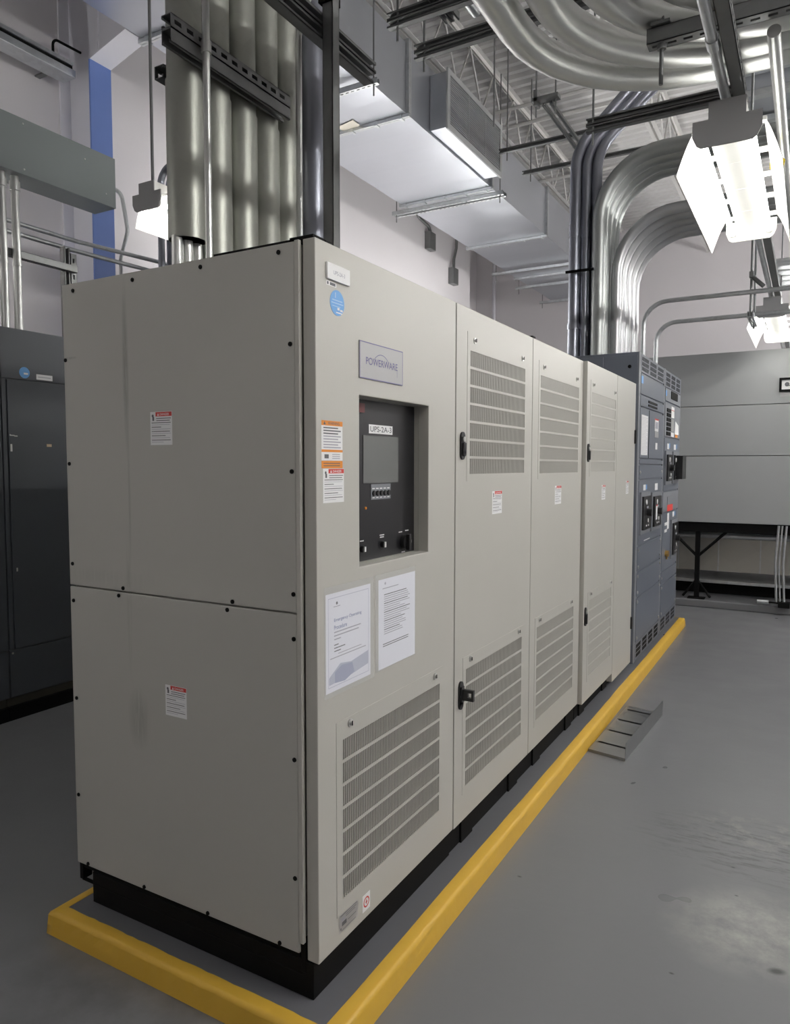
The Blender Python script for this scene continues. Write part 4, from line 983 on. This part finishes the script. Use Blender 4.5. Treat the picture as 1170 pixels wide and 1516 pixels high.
# bare strip lights added out of view to brighten the room
def strip(x, y, z, label):
    t = thing('fill_strip_light', (x, y, z), label, 'light fixture', 'added fill strip lights')
    c = MB(); c.box(x - .06, x + .06, y, y + 2.44, z + .03, z + .09); c.build('channel', M['fixture'], t, .004)
    for sg in (-1, 1):
        c = MB(); c.tube([(x + sg * .04, y + .02, z), (x + sg * .04, y + 2.42, z)], .019, 14); c.build('lamp_tube', M['strip_fill_tube'], t, label='lit white lamp tube')
    for yy in (y + .01, y + 2.41):
        c = MB(); c.box(x - .06, x + .06, yy - .01, yy + .02, z - .02, z + .04); c.build('lamp_holder', M['fixture'], t)
    for yy in (y + .3, y + 2.1):
        c = MB(); c.tube([(x, yy, z + .09), (x, yy, 5.6)], .005, 8); c.build('hanger_rod', M['strut'], t)
strip(2.9, .0, 3.3, 'added unseen strip light on the right side, nearest the front wall')
strip(2.9, 4.8, 3.3, 'added unseen strip light on the right side, second from the front wall')
strip(2.9, 8.6, 3.5, 'added unseen strip light on the right side, nearest the back wall')
t = thing('wall_fill_light', (-3.5, -1.15, 2.42), 'added shielded fill light on top of the left cabinets, brightening the left wall', 'light fixture')  # added and unseen: lights the left wall, shield blocks it from the room
for dy in (-2.5, 0):
    c = MB(); c.box(-3.44, -3.43, -1.15 + dy, 1.29 + dy, 2.162, 2.56); c.build('shield', M['fixture'], t)
    c = MB(); c.tube([(-3.50, -1.13 + dy, 2.42), (-3.50, 1.27 + dy, 2.42)], .019, 14); c.build('lamp_tube', M['left_fill_tube'], t, label='lit white lamp tube')
    for yy in (-1.15 + dy, 1.26 + dy):
        c = MB(); c.box(-3.52, -3.44, yy, yy + .03, 2.39, 2.45); c.build('lamp_holder', M['fixture'], t)
def wall_fill_strip(y, z, label):  # added, hidden by the cabinets, to brighten left wall and duct underside
    t = thing('fill_strip_light', (-2.9, y, z), label, 'light fixture', 'added wall arm fill lights')
    x = -2.9
    c = MB(); c.box(x - .06, x + .06, y, y + 2.44, z - .09, z - .03); c.build('channel', M['fixture'], t, .004)
    for sg in (-1, 1):
        c = MB(); c.tube([(x + sg * .04, y + .02, z), (x + sg * .04, y + 2.42, z)], .019, 14); c.build('lamp_tube', M['left_fill_tube'], t, label='lit white lamp tube')
    for yy in (y + .01, y + 2.41):
        c = MB(); c.box(x - .06, x + .06, yy - .01, yy + .02, z - .04, z + .02); c.build('lamp_holder', M['fixture'], t)
    for yy in (y + .3, y + 2.1):
        c = MB(); c.box(-3.85, x, yy, yy + .03, z - .12, z - .09); c.build('wall_arm', M['strut'], t)
wall_fill_strip(3.2, 2.85, 'added hidden fill light on wall arms in the left aisle, behind the nearer cream cabinets')
wall_fill_strip(6.4, 2.85, 'added hidden fill light on wall arms in the left aisle, behind the far cream cabinet')
# hanger of the left light
for (x, y, z, l, yy) in ((-2.33, 1.58, 2.82, 'thin rod hanging the left light from above', .05), (-2.33, 1.58, 2.82, 'far thin rod hanging the left light, behind the big risers', 1.0)):
    c = MB(); c.tube([(x, y + yy, z + .2), (x, y + yy, 4.376)], .009, 10); tag(c.build('hanger_rod', M['strut'], origin=(x, y + yy, z)), l, 'rod')
for (x, y, z, l) in ((-2.33, -2.0, 2.82, 'rods of the added left aisle light behind the camera'), (4.2, 2.6, 2.51, 'rods of the added light further right'), (1.6, 9.3, 3.1, 'rods of the added light behind the grey enclosure')):
    c = MB()
    for d in (.25, 1.0): c.tube([(x, y + d, z + .2), (x, y + d, 4.376 if x < 0 else 5.58)], .008, 8)
    tag(c.build('hanger_rod', M['strut'], origin=(x, y, z)), l, 'rod')

# ------------------------------------------------------------------ large grey enclosure on black stand
t = thing('equipment_enclosure', (1.2, 7.3, 0), 'large light grey panelled enclosure raised on a black frame beyond the switchboard', 'enclosure')
for (a, b) in ((.855, 1.512), (1.518, 2.002), (2.008, 2.52)):
    c = MB(); c.box(-1.2, 3.6, 6.4, 8.3, a, b); c.build('panel', M['equip'], t, .002)
s = thing('steel_stand', (1.2, 7.3, 0), 'black steel frame with Y-braced legs under the large grey enclosure', 'steel frame')
c = MB(); c.box(-1.2, 3.6, 6.42, 6.50, .755, .853); c.box(-1.2, 3.6, 8.2, 8.28, .755, .853); c.build('beam', M['black'], s, .003)
for yy in (6.46, 8.24):
    for x in (.06, 1.75, 3.3):
        c = MB(); c.box(x - .022, x + .022, yy - .022, yy + .022, .076, .76); c.box(x - .08, x + .08, yy - .06, yy + .06, 0.075, .085); c.build('leg', M['black'], s)
        for sg in (-1, 1):
            c = MB(); c.tube([(x, yy, .50), (x + sg * .27, yy, .77)], .014, 8); c.build('brace', M['black'], s)
            c = MB(); c.tube([(x, yy, .27), (x + sg * .13, yy, .09)], .012, 8); c.build('brace', M['black'], s)
k = MB(); k.box(-1.4, 3.8, 6.36, 8.6, 0, .075); tag(k.build('low_plinth', M['floor'], None, .01), 'low grey concrete plinth below the black frame', 'plinth')
u = thing('lower_unit', (1.2, 7.6, 0), 'stainless panelled unit seen under the large grey enclosure', 'unit')
c = MB(); c.box(-1.1, 3.5, 6.95, 8.1, .30, .70); bb = c.build('body', M['stainless'], u)
for i in range(12):
    x = -1.0 + i * .4; c = MB(); c.box(x, x + .012, 6.942, 6.951, .30, .68); c.build('seam_strip', M['galv'], u)
c = MB(); c.box(-1.1, 3.5, 6.70, 8.1, .205, .235); c.build('shelf', M['galv'], u)
c = MB(); c.box(-1.1, 3.5, 6.85, 8.1, .076, .20); c.build('dark_skirt', M['black'], u)
conduit('horizontal_pipe', [(-1.1, 6.70, .70), (3.5, 6.70, .70)], 0, .030, M['galv'], 'silver pipe running level just under the black beam', cat='pipe')
for (x, r, l) in ((.785, .012, 'left'), (.815, .009, 'middle'), (.850, .011, 'right')):
    conduit('drop_conduit', [(x, 6.34, .85), (x - .02, 6.34, .5), (x, 6.34, .12)], [1.5], r, M['galv'], l + ' of three thin conduits dropping in front of the black frame', 'three drop conduits', n=10)
c = MB(); c.tube([(.62, 6.33, .115), (.72, 6.33, .115)], .022, 12); c.tube([(.72, 6.33, .115), (.82, 6.33, .115)], .009, 8, 1); c.box(.80, .90, 6.29, 6.37, .076, .13, 1); tag(c.build('pipe_fitting', [M['galv'], M['black']], origin=(.75, 6.33, .1)), 'small grey fitting at the foot of the three thin conduits', 'fitting')
g = thing('wall_sign', (.9, 6.39, 2.18), 'black framed white sign on the large grey enclosure', 'sign')
c = MB(F_Y, (0, 6.40, 0)); c.slab(.745, 1.25, 2.115, 2.245, 0, .02, [(.765, 1.23, 2.135, 2.225)], 0); c.build('frame', M['black'], g)
c = MB(F_Y, (0, 6.40, 0)); c.box(.765, 1.23, 2.135, 2.225, 0, .008, 0); c.disc(.81, 2.183, .009, .011, .020, 1, 20); c.box(.82, .90, 2.168, 2.174, .009, .011, 1); c.build('face', [M['white'], M['ink']], g)
c = MB(F_Y, (0, 6.40, 0)); c.box(.755, 1.24, 2.07, 2.108, 0, .003, 0); c.build('caption_strip', M['foil'], g)

# ------------------------------------------------------------------ bent sheet metal part on the floor
t = thing('sheet_metal_tray', (.2, 2.5, 0), 'bent galvanised sheet metal piece with slots lying on the floor by the yellow edge', 'sheet metal')
c = MB()
A, B_, C_, D_ = Vector((.113, 2.12)), Vector((.298, 2.085)), Vector((.338, 2.85)), Vector((.141, 2.88))
def q2(f, g): 
    p = A.lerp(B_, f).lerp(D_.lerp(C_, f), g); return p
nu, nv = 12, 40
def slot(f, g):
    for gg in (.16, .42, .67, .92):
        if abs(g - gg) < .0135 and .12 < f < .86: return True
    return False
ix = {}
for j in range(nv + 1):
    for i in range(nu + 1):
        p = q2(i / nu, j / nv); ix[(i, j)] = len(c.v); c.v.append((p.x, p.y, .014))
for j in range(nv):
    for i in range(nu):
        if slot((i + .5) / nu, (j + .5) / nv): continue
        c.face((ix[(i, j)], ix[(i + 1, j)], ix[(i + 1, j + 1)], ix[(i, j + 1)]))
for (P, Q) in ((A, B_), (A, D_), (D_, C_)):
    n = len(c.v); c.v += [(P.x, P.y, .014), (Q.x, Q.y, .014), (Q.x, Q.y, 0), (P.x, P.y, 0)]; c.face((n, n + 1, n + 2, n + 3))
c.build('base_plate', M['tray'], t, recalc=False)
c = MB()
n = len(c.v); pts = [(B_.x, B_.y, .0), (C_.x, C_.y, .0), (C_.x + .003, C_.y, .090), (B_.x + .003, B_.y, .092)]
c.v += pts + [(p[0] + .002, p[1], p[2]) for p in pts]
for f_ in ((0, 1, 2, 3), (4, 7, 6, 5), (0, 4, 5, 1), (1, 5, 6, 2), (2, 6, 7, 3), (3, 7, 4, 0)): c.face(tuple(n + i for i in f_))
c.build('upright_flange', M['tray'], t)

# ------------------------------------------------------------------ world, camera, view
w = bpy.data.worlds.new('World'); S.world = w; w.use_nodes = True
w.node_tree.nodes['Background'].inputs['Color'].default_value = (.5, .5, .55, 1); w.node_tree.nodes['Background'].inputs['Strength'].default_value = .02
cam = bpy.data.cameras.new('Camera'); co = bpy.data.objects.new('Camera', cam); COL.objects.link(co)
f, ya, pit, rol = 1074.54, -.5192, -.0636, .0011
cy, sy, cp, sp_ = math.cos(ya), math.sin(ya), math.cos(pit), math.sin(pit)
d = Vector((sy * cp, cy * cp, sp_)); r_ = Vector((cy, -sy, 0)); u_ = r_.cross(d)
R2 = math.cos(rol) * r_ + math.sin(rol) * u_; U2_ = -math.sin(rol) * r_ + math.cos(rol) * u_
co.matrix_world = Matrix(((R2.x, U2_.x, -d.x, 1.0263), (R2.y, U2_.y, -d.y, -1.4148), (R2.z, U2_.z, -d.z, 1.4142), (0, 0, 0, 1)))
cam.sensor_fit = 'HORIZONTAL'; cam.sensor_width = 36; cam.lens = f * 36 / 1170; cam.clip_start = .02
S.camera = co
S.view_settings.view_transform = 'Standard'; S.view_settings.look = 'None'; S.view_settings.gamma = 1; S.view_settings.exposure = 0.7
S.view_settings.use_curve_mapping = False
S.cycles.use_denoising = True
S.cycles.max_bounces = 8; S.cycles.diffuse_bounces = 5; S.cycles.glossy_bounces = 4
S.cycles.sample_clamp_indirect = 6
